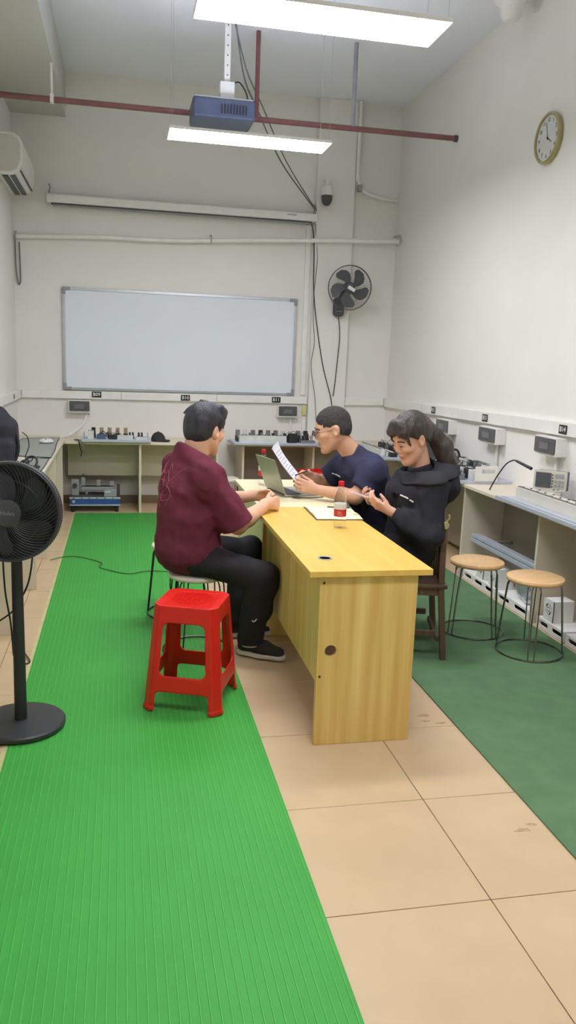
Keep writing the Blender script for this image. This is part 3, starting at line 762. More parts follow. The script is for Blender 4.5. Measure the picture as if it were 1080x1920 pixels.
# wooden chair ------------------------------------------------------
ch = thing('wooden_chair', 'dark brown wooden chair with scrolled top rail under the woman', 'chair', (1.625, 4.285, 0), R(-14))
b = dict(world=False)   # local: +x towards the back, y across
hw = .205; xb = .185; xf = -.20
for s in (-1, 1):
    m = MB(); P = [(xb + .036, s * hw, FC), (xb + .014, s * hw, .25), (xb - .004, s * hw, .44), (xb - .008, s * hw, .64), (xb - .008, s * hw, .765)]
    for p0, p1 in zip(P, P[1:]): m.bar(p0, p1, .034, .034, upd=(0, 1, 0))
    m.build('back_post', M_brown, ch, bevel=.004, **b)
    MB().bar((xf, s * hw * 1.0, FC), (xf, s * hw, .425), .034, .034, upd=(0, 1, 0)).build('front_leg', M_brown, ch, bevel=.004, **b)
    MB().bar((xf + .018, s * hw, .16), (xb - .018, s * hw, .16), .022, .034).build('side_stretcher', M_brown, ch, bevel=.003, **b)
    MB().bar((xf + .018, s * hw, .405), (xb - .02, s * hw, .405), .022, .045).build('seat_rail', M_brown, ch, bevel=.003, **b)
    MB().cyl((xb - .008, s * (hw + .001), .79), (xb - .008, s * (hw + .03), .79), .021, n=18).build('rail_end_cap', M_brass, ch, bevel=.003, **b)['label'] = 'pale round end of the top rail'
    MB().tube([(xb - .008, s * (hw + .02), .81), (xb + .010, s * (hw + .02), .83), (xb + .006, s * (hw + .02), .85)], .007, 7, sub=4).build('scroll', M_brass, ch, **b)
MB().cyl((xb - .008, -hw, .79), (xb - .008, hw, .79), .02, n=14).build('top_rail', M_brown, ch, **b)
MB().box(xf - .03, xb + .03, -hw - .03, hw + .03, .428, .452).build('seat', M_brown, ch, bevel=.006, **b)
for y in (-.09, 0, .09): MB().bar((xb - .002, y, .452), (xb - .008, y, .772), .014, .04, upd=(0, 1, 0)).build('back_slat', M_brown, ch, bevel=.002, **b)
MB().bar((0, -hw + .012, .16), (0, hw - .012, .16), .022, .03).build('cross_stretcher', M_brown, ch, bevel=.003, **b)
MB().bar((xb, -hw + .018, .12), (xb, hw - .018, .12), .02, .03).build('cross_stretcher', M_brown, ch, bevel=.003, **b)

# ================================================================ fans
def guard_rings(b, M, rad, depth, front, n, twist, r0=.05, wr=.0011, dome=.03):
    for i in range(n):
        a0 = 2 * PI * i / n; P = []
        for k in range(9):
            u = k / 8; r = r0 + (rad - r0) * u
            a = a0 + twist * u ** 1.1
            z = depth + dome * (1 - u ** 2.2)
            P.append(M @ Vector((r * math.cos(a), r * math.sin(a), z * front)))
        b.tube(P, wr, 4)
def ring(b, M, r, z, wr, n=48):
    b.tube([M @ Vector((r * math.cos(2 * PI * i / n), r * math.sin(2 * PI * i / n), z)) for i in range(n)], wr, 6, closed=True)
def fan_blades(t, M, n, r0, r1, m, a_off=0, sweep=.5, wid=.62, pitch=.35):
    for i in range(n):
        a = a_off + 2 * PI * i / n; L = []; T = []
        for k in range(9):
            u = k / 8; r = r0 + (r1 - r0) * u
            c = a + sweep * u; hwid = wid * (.45 + .55 * math.sin(PI * min(1, u * .62 + .18))) * (1 - .35 * max(0, u - .8) / .2)
            for s, lst in ((-1, L), (1, T)):
                aa = c + s * hwid / 2 * (1 if u < .95 else .7)
                lst.append(Vector((r * math.cos(aa), r * math.sin(aa), s * hwid * r * pitch * .35)))
        vs = []
        for z in (.0012, -.0012):
            for l, q in zip(L, T): vs += [l + Vector((0, 0, z)), (l + q) / 2 + Vector((0, 0, z + .004)), q + Vector((0, 0, z))]
        fs = []
        for k in range(8):
            for j in range(2):
                q = (k * 3 + j, k * 3 + j + 1, k * 3 + j + 4, k * 3 + j + 3); fs.append(q); fs.append(tuple(v + 27 for v in q[::-1]))
        edge = [0, 1, 2] + [3 * k + 2 for k in range(1, 9)] + [25, 24] + [3 * k for k in range(7, 0, -1)]
        for p, q in zip(edge, edge[1:] + edge[:1]): fs.append((q, p, p + 27, q + 27))
        MB().add([M @ v for v in vs], fs).build('blade', m, t)
# pedestal fan
bx_, by_ = -.440, 3.475
t = thing('pedestal_fan', 'black pedestal fan with a round base, left edge', 'fan', (bx_, by_, 0))
T0 = Matrix.Translation((bx_, by_, 0))
MB().lathe([(.0001, .0088), (.186, .0088), (.192, .016), (.192, .03), (.185, .036), (.04, .043), (.0001, .043)], 48, T0).build('base', M_soft, t, angle=30)
MB().lathe([(.0001, .042), (.028, .042), (.027, .07), (.0245, .5), (.023, .80), (.0001, .80)], 24, T0).build('pole', M_black, t)
hc = Vector((-.45, 3.385, .995)); n = Vector((-.12, -.985, .05)).normalized()
xx = Vector((0, 0, 1)).cross(n).normalized(); MF = MX(hc, xx, n.cross(xx))
MB().lathe([(.0001, -.20), (.05, -.195), (.075, -.17), (.082, -.10), (.07, -.05), (.0001, -.05)], 28, MF).build('motor_housing', M_black, t)
MB().tube([(bx_, by_, .79), (bx_, by_, .88), tuple(MF @ Vector((0, -.03, -.12)))], .026, 12).build('neck', M_black, t)
MB().lathe([(.200, -.035), (.208, -.035), (.210, 0), (.208, .02), (.200, .02), (.197, 0), (.200, -.035)], 64, MF).build('rim_band', M_soft, t)
d_ = MB()
for i in range(120):
    a = 2 * PI * i / 120; p = MF @ Vector((.2095 * math.cos(a), .2095 * math.sin(a), -.012)); q = MF @ Vector((.2118 * math.cos(a), .2118 * math.sin(a), -.012)); d_.cyl(p, q, .0028, n=6)
d_.build('rim_slots', pm('slot_black', (14, 14, 15), .7), t)['kind'] = 'stuff'
g = MB(); guard_rings(g, MF, .200, .02, 1, 64, .75, .055, .0012, .028); ring(g, MF, .20, .02, .0035, 64); ring(g, MF, .135, .038, .0016, 56); g.build('front_guard', M_black, t)
g = MB(); guard_rings(g, MF, .200, .03, -1, 34, -.4, .06, .0011, .045); ring(g, MF, .20, -.03, .003, 64); g.build('rear_guard', M_black, t)
fan_blades(t, MF, 5, .03, .182, M_black, .25, .55, .78, .40)
MB().lathe([(.0001, .056), (.045, .055), (.056, .049), (.058, .04), (.0001, .04)], 32, MF).build('hub_cap', M_soft, t)
MB().cyl(MF @ Vector((0, 0, -.05)), MF @ Vector((0, 0, .038)), .03, n=20).build('blade_hub', M_black, t)
lettering('lettering', 'Midea', .024, MF @ Matrix.Translation((.004, 0, .0562)), pm('grey_print', (120, 120, 122), .5), t)
cable('black fan cable hanging left of the fan pole', [(-.50, 3.60, .92), (-.51, 3.58, .78), (-.505, 3.58, .6), (-.485, 3.575, .45), (-.477, 3.575, .3)], .004, M_wire)
cable('black fan cable hanging right of the fan pole', [(-.40, 3.60, .92), (-.385, 3.59, .8), (-.40, 3.575, .66), (-.435, 3.578, .57), (-.48, 3.59, .50), (-.56, 3.6, .44)], .004, M_wire)
cable('black power cord kinked on the tiles beside the fan pole', [(-.53, 4.28, .006), (-.50, 4.22, .006), (-.485, 4.25, .012), (-.54, 4.42, .006), (-.56, 4.5, .006)], .004, M_wire, 'cord')

# wall fan
t = thing('wall_fan', 'dark grey round wall fan on the pilaster', 'fan', (2.42, 8.98, 2.4))
wc = Vector((2.445, 8.70, 2.45)); n = Vector((-.16, -.985, -.05)).normalized(); xx = Vector((0, 0, 1)).cross(n).normalized(); MW = MX(wc, xx, n.cross(xx))
M_wf = pm('wall_fan_grey', (92, 92, 96), .5)
g = MB(); guard_rings(g, MW, .232, .03, 1, 54, .5, .05, .0009, .035); ring(g, MW, .234, .02, .0055, 56); ring(g, MW, .15, .05, .0012, 48); g.build('front_guard', M_wf, t)
g = MB(); guard_rings(g, MW, .232, .03, -1, 44, -.4, .05, .0009, .035); ring(g, MW, .234, -.02, .004, 56); g.build('rear_guard', M_wf, t)
fan_blades(t, MW, 5, .04, .212, M_wf, R(28), .5, .95, .45)
MB().lathe([(.0001, .045), (.04, .043), (.055, .03), (.058, -.03), (.0001, -.03)], 28, MW).build('hub', M_dgrey, t)
MB().prism(rrect(.085, .036, .004), .003, MW @ Matrix.Translation((.015, -.012, .0655)) @ Matrix.Rotation(R(-28), 4, 'Z')).build('sticker', M_labelw, t)
MB().lathe([(.0001, -.15), (.055, -.14), (.07, -.1), (.065, -.04), (.0001, -.035)], 24, MW).build('motor_housing', M_dgrey, t)
s = SDF((2.28, 8.6, 2.08), (2.5, 9.0, 2.5), .006)
s.rbox((2.39, 8.925, 2.255), (.062, .054, .105), .04, k=.0); s.cap((2.39, 8.88, 2.28), (2.42, 8.80, 2.40), .05, .045, k=.03)
s.build('wall_bracket', M_dgrey, t)
for i in range(3): MB().cyl((2.365 + i * .022, 8.872, 2.205), (2.365 + i * .022, 8.862, 2.205), .007, n=10).build('switch_knob', M_grey, t)
cable('black power cord hanging below the wall fan', [(2.40, 8.96, 2.17), (2.43, 8.965, 1.95), (2.42, 8.97, 1.7), (2.40, 8.97, 1.4), (2.385, 8.968, 1.26)], .005, M_wire, 'cord')

# ================================================================ things on the desks
DZ = .7915
MLp = Matrix.Translation((1.025, 4.90, DZ)) @ Matrix.Rotation(R(12.4), 4, 'Z')          # hinge along local y, base towards local +x
t = thing('laptop', 'open silver laptop turned away on the pale desk', 'laptop', (1.025, 4.9, DZ), R(12.4))
MB().box(0, .225, 0, .325, .0005, .013).build('base', M_lapt, t, world=False, bevel=.003)
MB().box(.02, .12, .02, .305, .0132, .0145).build('keyboard', M_key, t, world=False)
MB().box(.14, .21, .11, .215, .0132, .0138).build('touchpad', M_alu, t, world=False)
lid = MB(); a = R(110); dx, dz = math.cos(a), math.sin(a)
lid.bar((.0 + dx * .012, .1625, .008 + dz * .012), (dx * .245, .1625, .008 + dz * .245), .325, .006, upd=(1, 0, 0)); lid.build('lid', M_lapt, t, world=False, bevel=.002)
sc = MB(); sc.bar((dx * .022 + .0037, .1625, .01 + dz * .022), (dx * .236 + .0037, .1625, .01 + dz * .236), .309, .001, upd=(1, 0, 0)); sc.build('screen', M_black, t, world=False)
MB().cyl((.003, .03, .012), (.003, .295, .012), .006, n=10).build('hinge', M_key, t, world=False)
def bottle(lab, loc):
    t = thing('water_bottle', lab, 'bottle', loc)
    MB().lathe([(.0001, .004), (.022, 0), (.030, .006), (.032, .02), (.0305, .032), (.032, .045), (.0322, .06), (.0322, .125), (.0315, .138), (.032, .15), (.030, .165), (.021, .19), (.0135, .208), (.0125, .216), (.0125, .222), (.0001, .222)], 32).build('body', M_water, t, world=False, angle=60)
    MB().lathe([(.0328, .062), (.0334, .063), (.0334, .1), (.0328, .1)], 32).build('label', M_label, t, world=False)
    MB().lathe([(.0328, .1005), (.0334, .1005), (.0334, .128), (.0328, .13)], 32).build('label_band', M_labelw, t, world=False)
    m = MB()
    for k, z in enumerate((.072, .080, .088)): 
        P = [(.0338 * math.cos(R(-130 + 8 * i)), .0338 * math.sin(R(-130 + 8 * i)), z) for i in range(7 - k)]
        m.tube(P, .0009, 4)
    m.build('label_print', M_labelw, t, world=False)
    MB().lathe([(.0001, .219), (.0138, .2195), (.0155, .222), (.0155, .244), (.014, .247), (.0001, .247)], 24).build('cap', M_rcap, t, world=False)
    MB().lathe([(.0135, .2), (.016, .201), (.016, .206), (.0135, .2065)], 24).build('neck_ring', M_clear, t, world=False)
    return t
bt = bottle('clear water bottle with red cap on the yellow desk', (1.128, 3.985, DZ))
dup(bt, (.965, 5.42, DZ), .5, 'water bottle with red cap behind the laptop lid')
# notebook
t = thing('notebook', 'open notebook with cream pages beside the water bottle', 'notebook', (1.19, 4.36, DZ), R(-2))
MB().box(-.135, .135, -.19, .19, .0003, .004).build('cover', M_black, t, world=False, bevel=.001)
for sgn, nm in ((-1, 'page_block'), (1, 'page_block')):
    b = MB(); P = []
    N = 8
    for i in range(N + 1):
        u = i / N; P.append((u * .13, .0105 + .006 * math.sin(PI * min(1, u * 1.15)) - .004 * u))
    vs = []; fs = []
    y0, y1 = (-.187, -.001) if sgn < 0 else (.001, .187)
    for (u, z) in P:
        yy = y0 + (y1 - y0) * (u / .13)
        vs += [(-.13, yy, .0042), (.13, yy, .0042), (.13, yy, z if sgn > 0 else P[N - P.index((u, z))][1]), (-.13, yy, z if sgn > 0 else P[N - P.index((u, z))][1])]
    for i in range(N):
        for k in range(4): fs.append((4 * i + k, 4 * i + (k + 1) % 4, 4 * i + 4 + (k + 1) % 4, 4 * i + 4 + k)[::-1])
    fs += [(0, 1, 2, 3), (4 * N + 3, 4 * N + 2, 4 * N + 1, 4 * N)]
    b.add(vs, fs).build(nm, M_page, t, world=False, angle=50)
t = thing('pen', 'slim black pen lying across the open notebook', 'pen', (1.25, 4.44, DZ + .0215), R(-14))
MB().cyl((-.07, 0, 0), (.06, 0, 0), .004, n=10).build('barrel', M_black, t, world=False)
MB().cyl((.06, 0, 0), (.072, 0, 0), .004, .001, n=10).build('tip', M_grey, t, world=False)
cable('thin black cable on the desk in front of the laptop', [(1.06, 4.87, DZ + .004), (1.1, 4.86, DZ + .004), (1.13, 4.875, DZ + .004), (1.18, 4.865, DZ + .004), (1.27, 4.9, DZ + .004)], .003, M_wire)

# ================================================================ training boards on the benches
M_comp = [pm('component_black', (48, 48, 50), .5), pm('component_grey', (128, 128, 130), .5), pm('component_white', (222, 222, 216), .45), pm('component_blue', (84, 104, 130), .5), pm('component_amber', (170, 150, 110), .4)]
def board(lab, loc, rz, wd, dp, seed, style):
    rs_ = random.Random(seed)
    t = thing('training_board', lab, 'training board', loc, rz, None)
    K = dict(world=False)
    MB().box(0, wd, 0, dp, .0006, .022).build('base_plate', M_alup, t, bevel=.002, **K)
    MB().box(0, wd, -.012, .0, .002, .03).build('front_profile', M_alup, t, bevel=.003, **K)
    g = MB(); n = int(wd / .014)
    for i in range(n): g.box(.01 + i * .014, .017 + i * .014, .014, .05, .022, .0228)
    g.build('slot_row', M_grey, t, **K)['kind'] = 'stuff'
    def relay(x, y, h, m, w_=.034, d=.05):
        MB().box(x, x + w_, y, y + d, .0222, .022 + h * .45).build('relay_socket', M_comp[0], t, bevel=.001, **K)
        MB().box(x + .003, x + w_ - .003, y + .006, y + d - .006, .0223 + h * .45, .022 + h).build('relay', m, t, bevel=.002, **K)
    def module(x, y, w_, d, h, m, nm='module'):
        o = MB().box(x, x + w_, y, y + d, .0222, .022 + h).build(nm, m, t, bevel=.002, **K)
        s = MB()
        for i in range(max(2, int(w_ / .018))): s.box(x + .005 + i * .018, x + .014 + i * .018, y + d * .1, y + d * .3, .0221 + h, .027 + h)
        s.build('screw_row', M_comp[rs_.choice((0, 1))], t, **K)['kind'] = 'stuff'
    def wires(n, x0, x1, y0, y1, h):
        for i in range(n):
            a = (rs_.uniform(x0, x1), rs_.uniform(y0, y1), .03); b = (rs_.uniform(x0, x1), rs_.uniform(y0, y1), .03)
            m = tuple((a[k] + b[k]) / 2 + rs_.uniform(-.02, .02) for k in range(2)) + (h + rs_.uniform(0, .04),)
            MB().tube([a, m, b], .003, 6, sub=5).build('wire', rs_.choice((M_wire, M_gwire, M_wire)), t, **K)
    if style == 'relays':
        for i in range(5): relay(.09 + i * .083, .25, .105, M_comp[4 if i else 0], .046, .06)
        for i in range(4): relay(.475 + i * .032 + (.03 if i > 1 else 0), .24, .06, M_comp[0], .026, .05)
        for i in range(4): relay(.475 + i * .032 + (.03 if i > 1 else 0), .16, .04, M_comp[0], .026, .05)
        module(.06, .09, .06, .08, .085, M_comp[2], 'power_supply'); module(.15, .08, .09, .05, .05, M_comp[3], 'terminal_block')
        module(.27, .08, .08, .06, .05, M_comp[0], 'terminal_block'); module(.36, .07, .16, .05, .045, M_comp[2], 'controller'); module(.55, .08, .12, .06, .03, M_comp[2], 'terminal_block')
        wires(8, .1, .42, .12, .24, .07)
        for x in (.012, wd - .03): MB().box(x, x + .012, .06, .3, .0222, .08).build('side_bracket', M_alup, t, bevel=.001, **K)
    elif style == 'long':
        module(.06, .05, wd - .42, .06, .075, M_comp[2], 'long_cover')
        for i in range(int((wd - .1) / .042)):
            relay(.05 + i * .042, .15, .075 + .02 * (i % 3 == 0), M_comp[rs_.choice((0, 0, 1))], .034)
            if i % 2 == 0: relay(.05 + i * .042, .27, .115, M_comp[rs_.choice((0, 1, 2))], .05)
        module(wd - .33, .07, .09, .06, .1, M_comp[0], 'controller'); module(wd - .2, .06, .16, .05, .03, M_comp[1], 'terminal_block'); wires(6, wd - .35, wd - .03, .1, .28, .1)
    elif style == 'rows':
        for r_ in range(3):
            x = .05
            while x < wd - .12:
                w_ = rs_.choice((.05, .07, .1)); module(x, .07 + r_ * .13, w_, .07, .04 + .025 * r_, M_comp[rs_.choice((0, 1, 2, 2, 0))], rs_.choice(('terminal_block', 'controller', 'module'))); x += w_ + .012
        module(.04, .02, wd - .25, .04, .06, M_comp[2], 'long_cover'); wires(9, .1, wd - .1, .08, .4, .11)
        module(.15, .36, wd * .5, .05, .12, M_comp[0], 'card_rack')
    elif style == 'side':
        for r_ in range(3):
            x = .30
            while x < wd - .10:
                w_ = rs_.choice((.05, .06, .08)); module(x, .05 + r_ * .14, w_, .09, .05 + .03 * r_, M_comp[rs_.choice((0, 1, 2, 2))], rs_.choice(('terminal_block', 'controller', 'module'))); x += w_ + .012
        for i in range(8): relay(.32 + i * .045, .09 + .02 * (i % 2), .09, M_comp[2 if i % 2 else 0], .036)
        wires(16, .03, wd - .1, .12, .44, .12)
    elif style == 'near':
        module(.05, .115, wd - .10, .10, .075, M_oplas, 'control_box')
        b2 = MB()
        for i in range(14): b2.cyl((.09 + i * .062, .15 + .025 * (i % 3), .0972), (.09 + i * .062, .15 + .025 * (i % 3), .103), .007, n=8)
        b2.build('push_buttons', M_dgrey, t, **K)['kind'] = 'stuff'
        for i in range(6): module(.45 + i * .085, .29, .06, .07, .05, M_comp[rs_.choice((0, 1, 2))], 'terminal_block')
        wires(14, .4, wd - .05, .27, .45, .1)
    return t
M_bz = WT + .0003
board('aluminium training board with five tall relays under plate B09', (-.40, 8.40, M_bz), 0, .70, .36, 3, 'relays')
board('aluminium training board with a long white cover under plate B11', (1.165, 8.32, M_bz), 0, .93, .44, 5, 'long')
board('crowded aluminium training board in the far right corner', (2.45, 8.08, M_bz), R(-90), .92, .56, 8, 'rows')
bd = board('wire-strewn aluminium training board under plates B12 and B13, behind the ponytail', (2.51, 6.75, M_bz), R(-90), 1.0, .52, 11, 'side')
o = MB().prism([(0, 0), (.19, 0), (.19, .115), (0, .115)], .006, MX((2.70, 5.742, .775), (1, 0, 0), (0, 0, 1)), [[(.055, .06), (.055, .092), (.165, .092), (.165, .06)]]).build('end_bracket', M_wplas, bd, bevel=.001); o['label'] = 'white bracket plate with a window'
sr = MB()
for i in range(26): sr.box(2.54 + i * .0185, 2.548 + i * .0185, 5.7475, 5.7495, .768, .7725)
board('aluminium training board with a cream control box beside the oscilloscope', (2.565, 5.08, M_bz), R(-90), 1.30, .48, 13, 'near')
# oscilloscope
e = Vector((.165, -.17, 0)).normalized(); MO = MX((2.80, 5.02, WT + .148), e, (0, 0, 1)) @ Matrix.Diagonal((.735, 1.0, .79, 1))   # local x along the front, y up, z out of the front
t = thing('oscilloscope', 'cream bench oscilloscope with a dark screen under plate B14', 'oscilloscope', (2.88, 4.94, WT + .02))
MB().prism(rrect(.30, .145, .012, cx=.15, cy=.0), .035, MO @ Matrix.Translation((0, 0, -.035))).build('front_bezel', M_oplas, t, bevel=.003)
MB().prism(rrect(.29, .135, .01, cx=.15, cy=.0), .085, MO @ Matrix.Translation((0, 0, -.1205))).build('case', M_dgrey, t, bevel=.004)
MB().prism(rrect(.145, .105, .006, cx=.092, cy=.006), .003, MO).build('screen', M_screen, t, bevel=.001)
for i in range(5): MB().cyl(MO @ Vector((.176, .045 - i * .02, .0)), MO @ Vector((.176, .045 - i * .02, .006)), .0055, n=10).build('soft_key', M_dgrey, t)
MB().prism(rrect(.085, .03, .004, cx=.24, cy=.04), .003, MO).build('button_panel', M_grey, t)
for i in range(3):
    for j in range(2): MB().cyl(MO @ Vector((.205 + i * .034, .005 - j * .03, 0)), MO @ Vector((.205 + i * .034, .005 - j * .03, .014)), .009, n=12).build('knob', M_grey, t)
for i in range(3): MB().cyl(MO @ Vector((.20 + i * .036, -.056, 0)), MO @ Vector((.20 + i * .036, -.056, .016)), .007, n=12).build('probe_socket', M_chrome, t)
for x in (.04, .26): MB().box(-.012, .012, -.012, .012, 0, .05).build('foot', M_dgrey, t) if False else MB().cyl(MO @ Vector((x, -.0735, -.05)), MO @ Vector((x, -.124, -.05)), .009, n=10).build('foot', M_oplas, t)
MB().bar(MO @ Vector((.06, -.075, .02)), MO @ Vector((.31, -.05, .05)), .010, .010).build('carry_handle', M_oplas, t, bevel=.002)
t = thing('test_probe', 'black test probe on an arching cable beside the oscilloscope', 'probe', (2.70, 5.40, WT))
MB().tube([(2.69, 5.45, WT + .004), (2.70, 5.43, .80), (2.72, 5.39, .88), (2.745, 5.33, .965), (2.765, 5.27, 1.0), (2.775, 5.24, 1.0)], .005, 8, sub=6).build('lead', M_wire, t)
MB().cyl((2.775, 5.24, 1.0), (2.815, 5.09, .965), .009, .012, n=12).build('grip', M_black, t)
# bag on the bench, cap, backpack
t = thing('shoulder_bag', 'dark grey shoulder bag with looped straps on the right bench', 'bag', (2.88, 6.95, WT))
s = SDF((2.7, 6.75, .78), (3.05, 7.3, 1.1), .006)
s.rbox((2.86, 6.94, .905), (.09, .17, .105), .06); s.ell((2.83, 6.96, .975), (.085, .15, .055), k=.04); s.waves(.006, 28, 4)
s.build('bag_body', M_bag, t)
for P in ([(2.86, 6.83, .99), (2.85, 6.74, 1.02), (2.86, 6.66, .98), (2.87, 6.62, .92), (2.88, 6.70, .90), (2.88, 6.80, .88)], [(2.90, 6.82, .95), (2.88, 6.7, .89), (2.86, 6.60, .92), (2.88, 6.52, .93), (2.90, 6.50, .87), (2.9, 6.53, .855)]):
    MB().tube(P, .010, 7, sub=5).build('strap', M_bpack, t)
t = thing('baseball_cap', 'black baseball cap on the worktop beside the relay board', 'cap', (.39, 8.58, WT))
s = SDF((.27, 8.44, .74), (.53, 8.74, .87), .0045)
s.ell((.385, 8.6, .765), (.075, .085, .085)); s.ell((.462, 8.56, .762), (.05, .07, .009), k=.01); s.plane((0, 0, .7515), (0, 0, -1))
s.build('crown', pm('cap_fabric', (52, 56, 54), .85, bump=.1, bscale=200), t)
MB().ball((.385, 8.6, .851), .007, 8, 6).build('button', M_black, t)
t = thing('backpack', 'black padded backpack standing on the left worktop', 'backpack', (-.93, 6.55, WT))
s = SDF((-1.08, 6.3, .74), (-.76, 6.85, 1.25), .006)
s.rbox((-.925, 6.57, .945), (.125, .15, .19), .08); s.rbox((-.90, 6.41, .87), (.10, .06, .11), .05, k=.02); s.ell((-.945, 6.6, 1.13), (.08, .09, .09), k=.05); s.waves(.005, 22, 2); s.plane((0, 0, .752), (0, 0, -1))
s.build('bag_body', M_bpack, t)
MB().tube([(-.93, 6.52, 1.19), (-.93, 6.54, 1.235), (-.94, 6.62, 1.235), (-.95, 6.64, 1.185)], .011, 8, sub=5).build('top_handle', M_bpack, t)
MB().tube([(-.82, 6.5, 1.08), (-.79, 6.48, .98), (-.785, 6.48, .88), (-.81, 6.47, .8)], .012, 8, sub=5).build('side_strap', M_bpack, t)
cable('black earphone lead looping beside the backpack', [(-.78, 6.72, 1.0), (-.75, 6.78, .96), (-.74, 6.8, .88), (-.77, 6.8, .79), (-.73, 6.78, .76), (-.71, 6.76, .785), (-.74, 6.74, .80), (-.76, 6.7, .76)], .004, M_wire)
t = thing('headphones', 'black headphones lying on the left worktop behind the fan guard', 'headphones', (-.68, 6.55, WT))
MB().tube([(-.75, 6.56, .79), (-.72, 6.60, .815), (-.67, 6.56, .82), (-.645, 6.46, .80), (-.65, 6.38, .775)], .010, 8, sub=5).build('headband', M_black, t)
MB().ball((-.745, 6.54, .782), (.035, .035, .022)).build('ear_cup', M_black, t); MB().ball((-.64, 6.36, .772), (.03, .03, .013)).build('ear_cup', M_black, t)
def desk_mat(lab, pts):
    c = sum((Vector(p) for p in pts), Vector((0, 0))) / len(pts)
    t = thing('desk_mat', lab, 'mat', (c.x, c.y, WT))
    MB().prism(pts, .006, Matrix.Translation((0, 0, WT + .0006))).build('sheet', M_mat, t, bevel=.001)
    b = MB(); P = [(p[0], p[1], WT + .006) for p in pts]; b.tube(P, .005, 6, closed=True); b.build('border', M_black, t)
desk_mat('grey-green desk mat with a white mouse on it, far left worktop', [(-1.0, 7.2), (-.59, 7.05), (-.60, 7.6), (-.63, 8.2), (-.64, 8.7), (-.82, 8.68), (-1.0, 8.60)])
desk_mat('grey-green desk mat partly under the backpack, left worktop', [(-.78, 5.98), (-.60, 5.95), (-.595, 6.5), (-.60, 6.98), (-.7, 6.99), (-.78, 7.0)])
t = thing('mouse', 'white computer mouse on the far desk mat', 'mouse', (-.74, 8.25, WT))
s = SDF((-.84, 8.1, .75), (-.62, 8.4, .83), .0045); s.ell((-.73, 8.25, .765), (.07, .10, .035)); s.plane((0, 0, .7615), (0, 0, -1)); s.build('shell', M_wplas, t)
MB().cyl((-.738, 8.19, .799), (-.722, 8.19, .799), .008, n=10).build('scroll_wheel', M_grey, t)
cable('grey and black leads dangling over the edge of the back worktop', [(-.48, 8.6, .755), (-.44, 8.46, .76), (-.425, 8.42, .755), (-.415, 8.415, .70), (-.40, 8.418, .64), (-.41, 8.42, .60)], .006, M_wire)
cable('second short lead dangling over the back worktop edge', [(-.46, 8.62, .755), (-.42, 8.47, .762), (-.40, 8.415, .75), (-.38, 8.412, .69), (-.375, 8.415, .64)], .005, M_gwire)

# ================================================================ things under the benches
t = thing('training_machine', 'blue tabletop conveyor machine inside the open bay, back left', 'machine', (-.27, 8.66, 0))
bx('cabinet_body', (-.53, -.015, 8.50, 8.83, .075, .145), M_blue, t, bevel=.004)
bx('bottom_trim', (-.534, -.011, 8.494, 8.50, .068, .082), M_alup, t)
bx('top_trim', (-.534, -.011, 8.494, 8.50, .140, .16), M_alup, t)
bx('deck', (-.53, -.015, 8.50, 8.83, .1455, .16), M_dgrey, t)
for i in range(6): MB().cyl((-.49 + i * .08, 8.4939, .15), (-.49 + i * .08, 8.49, .15), .007, n=10).build('button', M_blue, t)
MB().cyl((-.49, 8.4995, .112), (-.49, 8.4955, .112), .016, n=16).build('badge', M_alup, t)
for x in (-.50, -.05):
    for y in (8.53, 8.80): MB().cyl((x, y, .0006), (x, y, .0745), .02, n=12).build('foot', M_black, t)
bx('conveyor', (-.42, -.08, 8.66, 8.74, .2, .245), M_grey, t, bevel=.008); bx('conveyor_belt', (-.41, -.09, 8.662, 8.738, .2455, .25), M_black, t)
for x in (-.38, -.14): bx('conveyor_leg', (x, x + .03, 8.68, 8.72, .1605, .1995), M_alu, t)
bx('terminal_cover', (-.18, -.05, 8.53, 8.60, .1605, .235), M_grey, t)
bx('terminal_label', (-.17, -.11, 8.5265, 8.5295, .205, .22), M_labelw, t)
bx('motor', (-.52, -.44, 8.58, 8.66, .1605, .33), M_grey, t, bevel=.008); MB().cyl((-.48, 8.57, .27), (-.48, 8.5795, .27), .025, n=16).build('motor_face', M_dgrey, t)
for x, h in ((-.40, .36), (-.24, .335)):
    bx('cylinder_mount', (x - .02, x + .02, 8.69, 8.72, .2506, h - .02), M_grey, t); MB().cyl((x, 8.705, h - .019), (x, 8.705, h + .02), .008, n=10).build('piston_rod', M_chrome, t)
bx('sensor', (-.125, -.075, 8.69, 8.72, .2506, .30), M_grey, t)
bx('side_plate', (-.05, -.0152, 8.62, 8.80, .1605, .255), M_dgrey, t)

t = thing('aluminium_rail', 'long slotted aluminium rail stored under the right worktop', 'rail', (2.73, 5.2, 0))
bx('rail_profile', (2.70, 2.775, 4.65, 5.72, .30, .33), M_alup, t, bevel=.002); bx('rail_profile', (2.705, 2.77, 4.65, 5.72, .336, .362), M_alup, t, bevel=.002); bx('groove', (2.71, 2.76, 4.652, 5.715, .3302, .3358), M_dgrey, t, bevel=0)
for y in (4.8, 5.6): bx('bracket_arm', (2.776, 2.983, y - .02, y + .02, .305, .325), M_grey, t)
def plinth(lab, y0, y1, x0=2.655, x1=2.87, h=.072):
    t = thing('equipment_plinth', lab, 'plinth', ((x0 + x1) / 2, (y0 + y1) / 2, 0), 0, None)
    n = max(1, int((y1 - y0) / .16)); st = (y1 - y0) / n; hol = []
    for i in range(n): hol.append(rrect(st * .66, .026, .011, cx=-(y0 + st * (i + .5)), cy=.042))
    MB().prism([(-y1, .003), (-y0, .003), (-y0, h), (-y1, h)], .006, MX((x0 + .006, 0, 0), (0, -1, 0), (0, 0, 1)), hol).build('front_plate', M_wplas, t, bevel=.001)
    bx('top_plate', (x0 + .007, x1, y0, y1, h - .006, h), M_wplas, t); bx('inner_core', (x0 + .03, x1, y0 + .006, y1 - .006, .003, h - .0065), M_black, t)
    bx('end_plate', (x0 + .007, x1, y0, y0 + .005, .003, h - .0065), M_wplas, t)
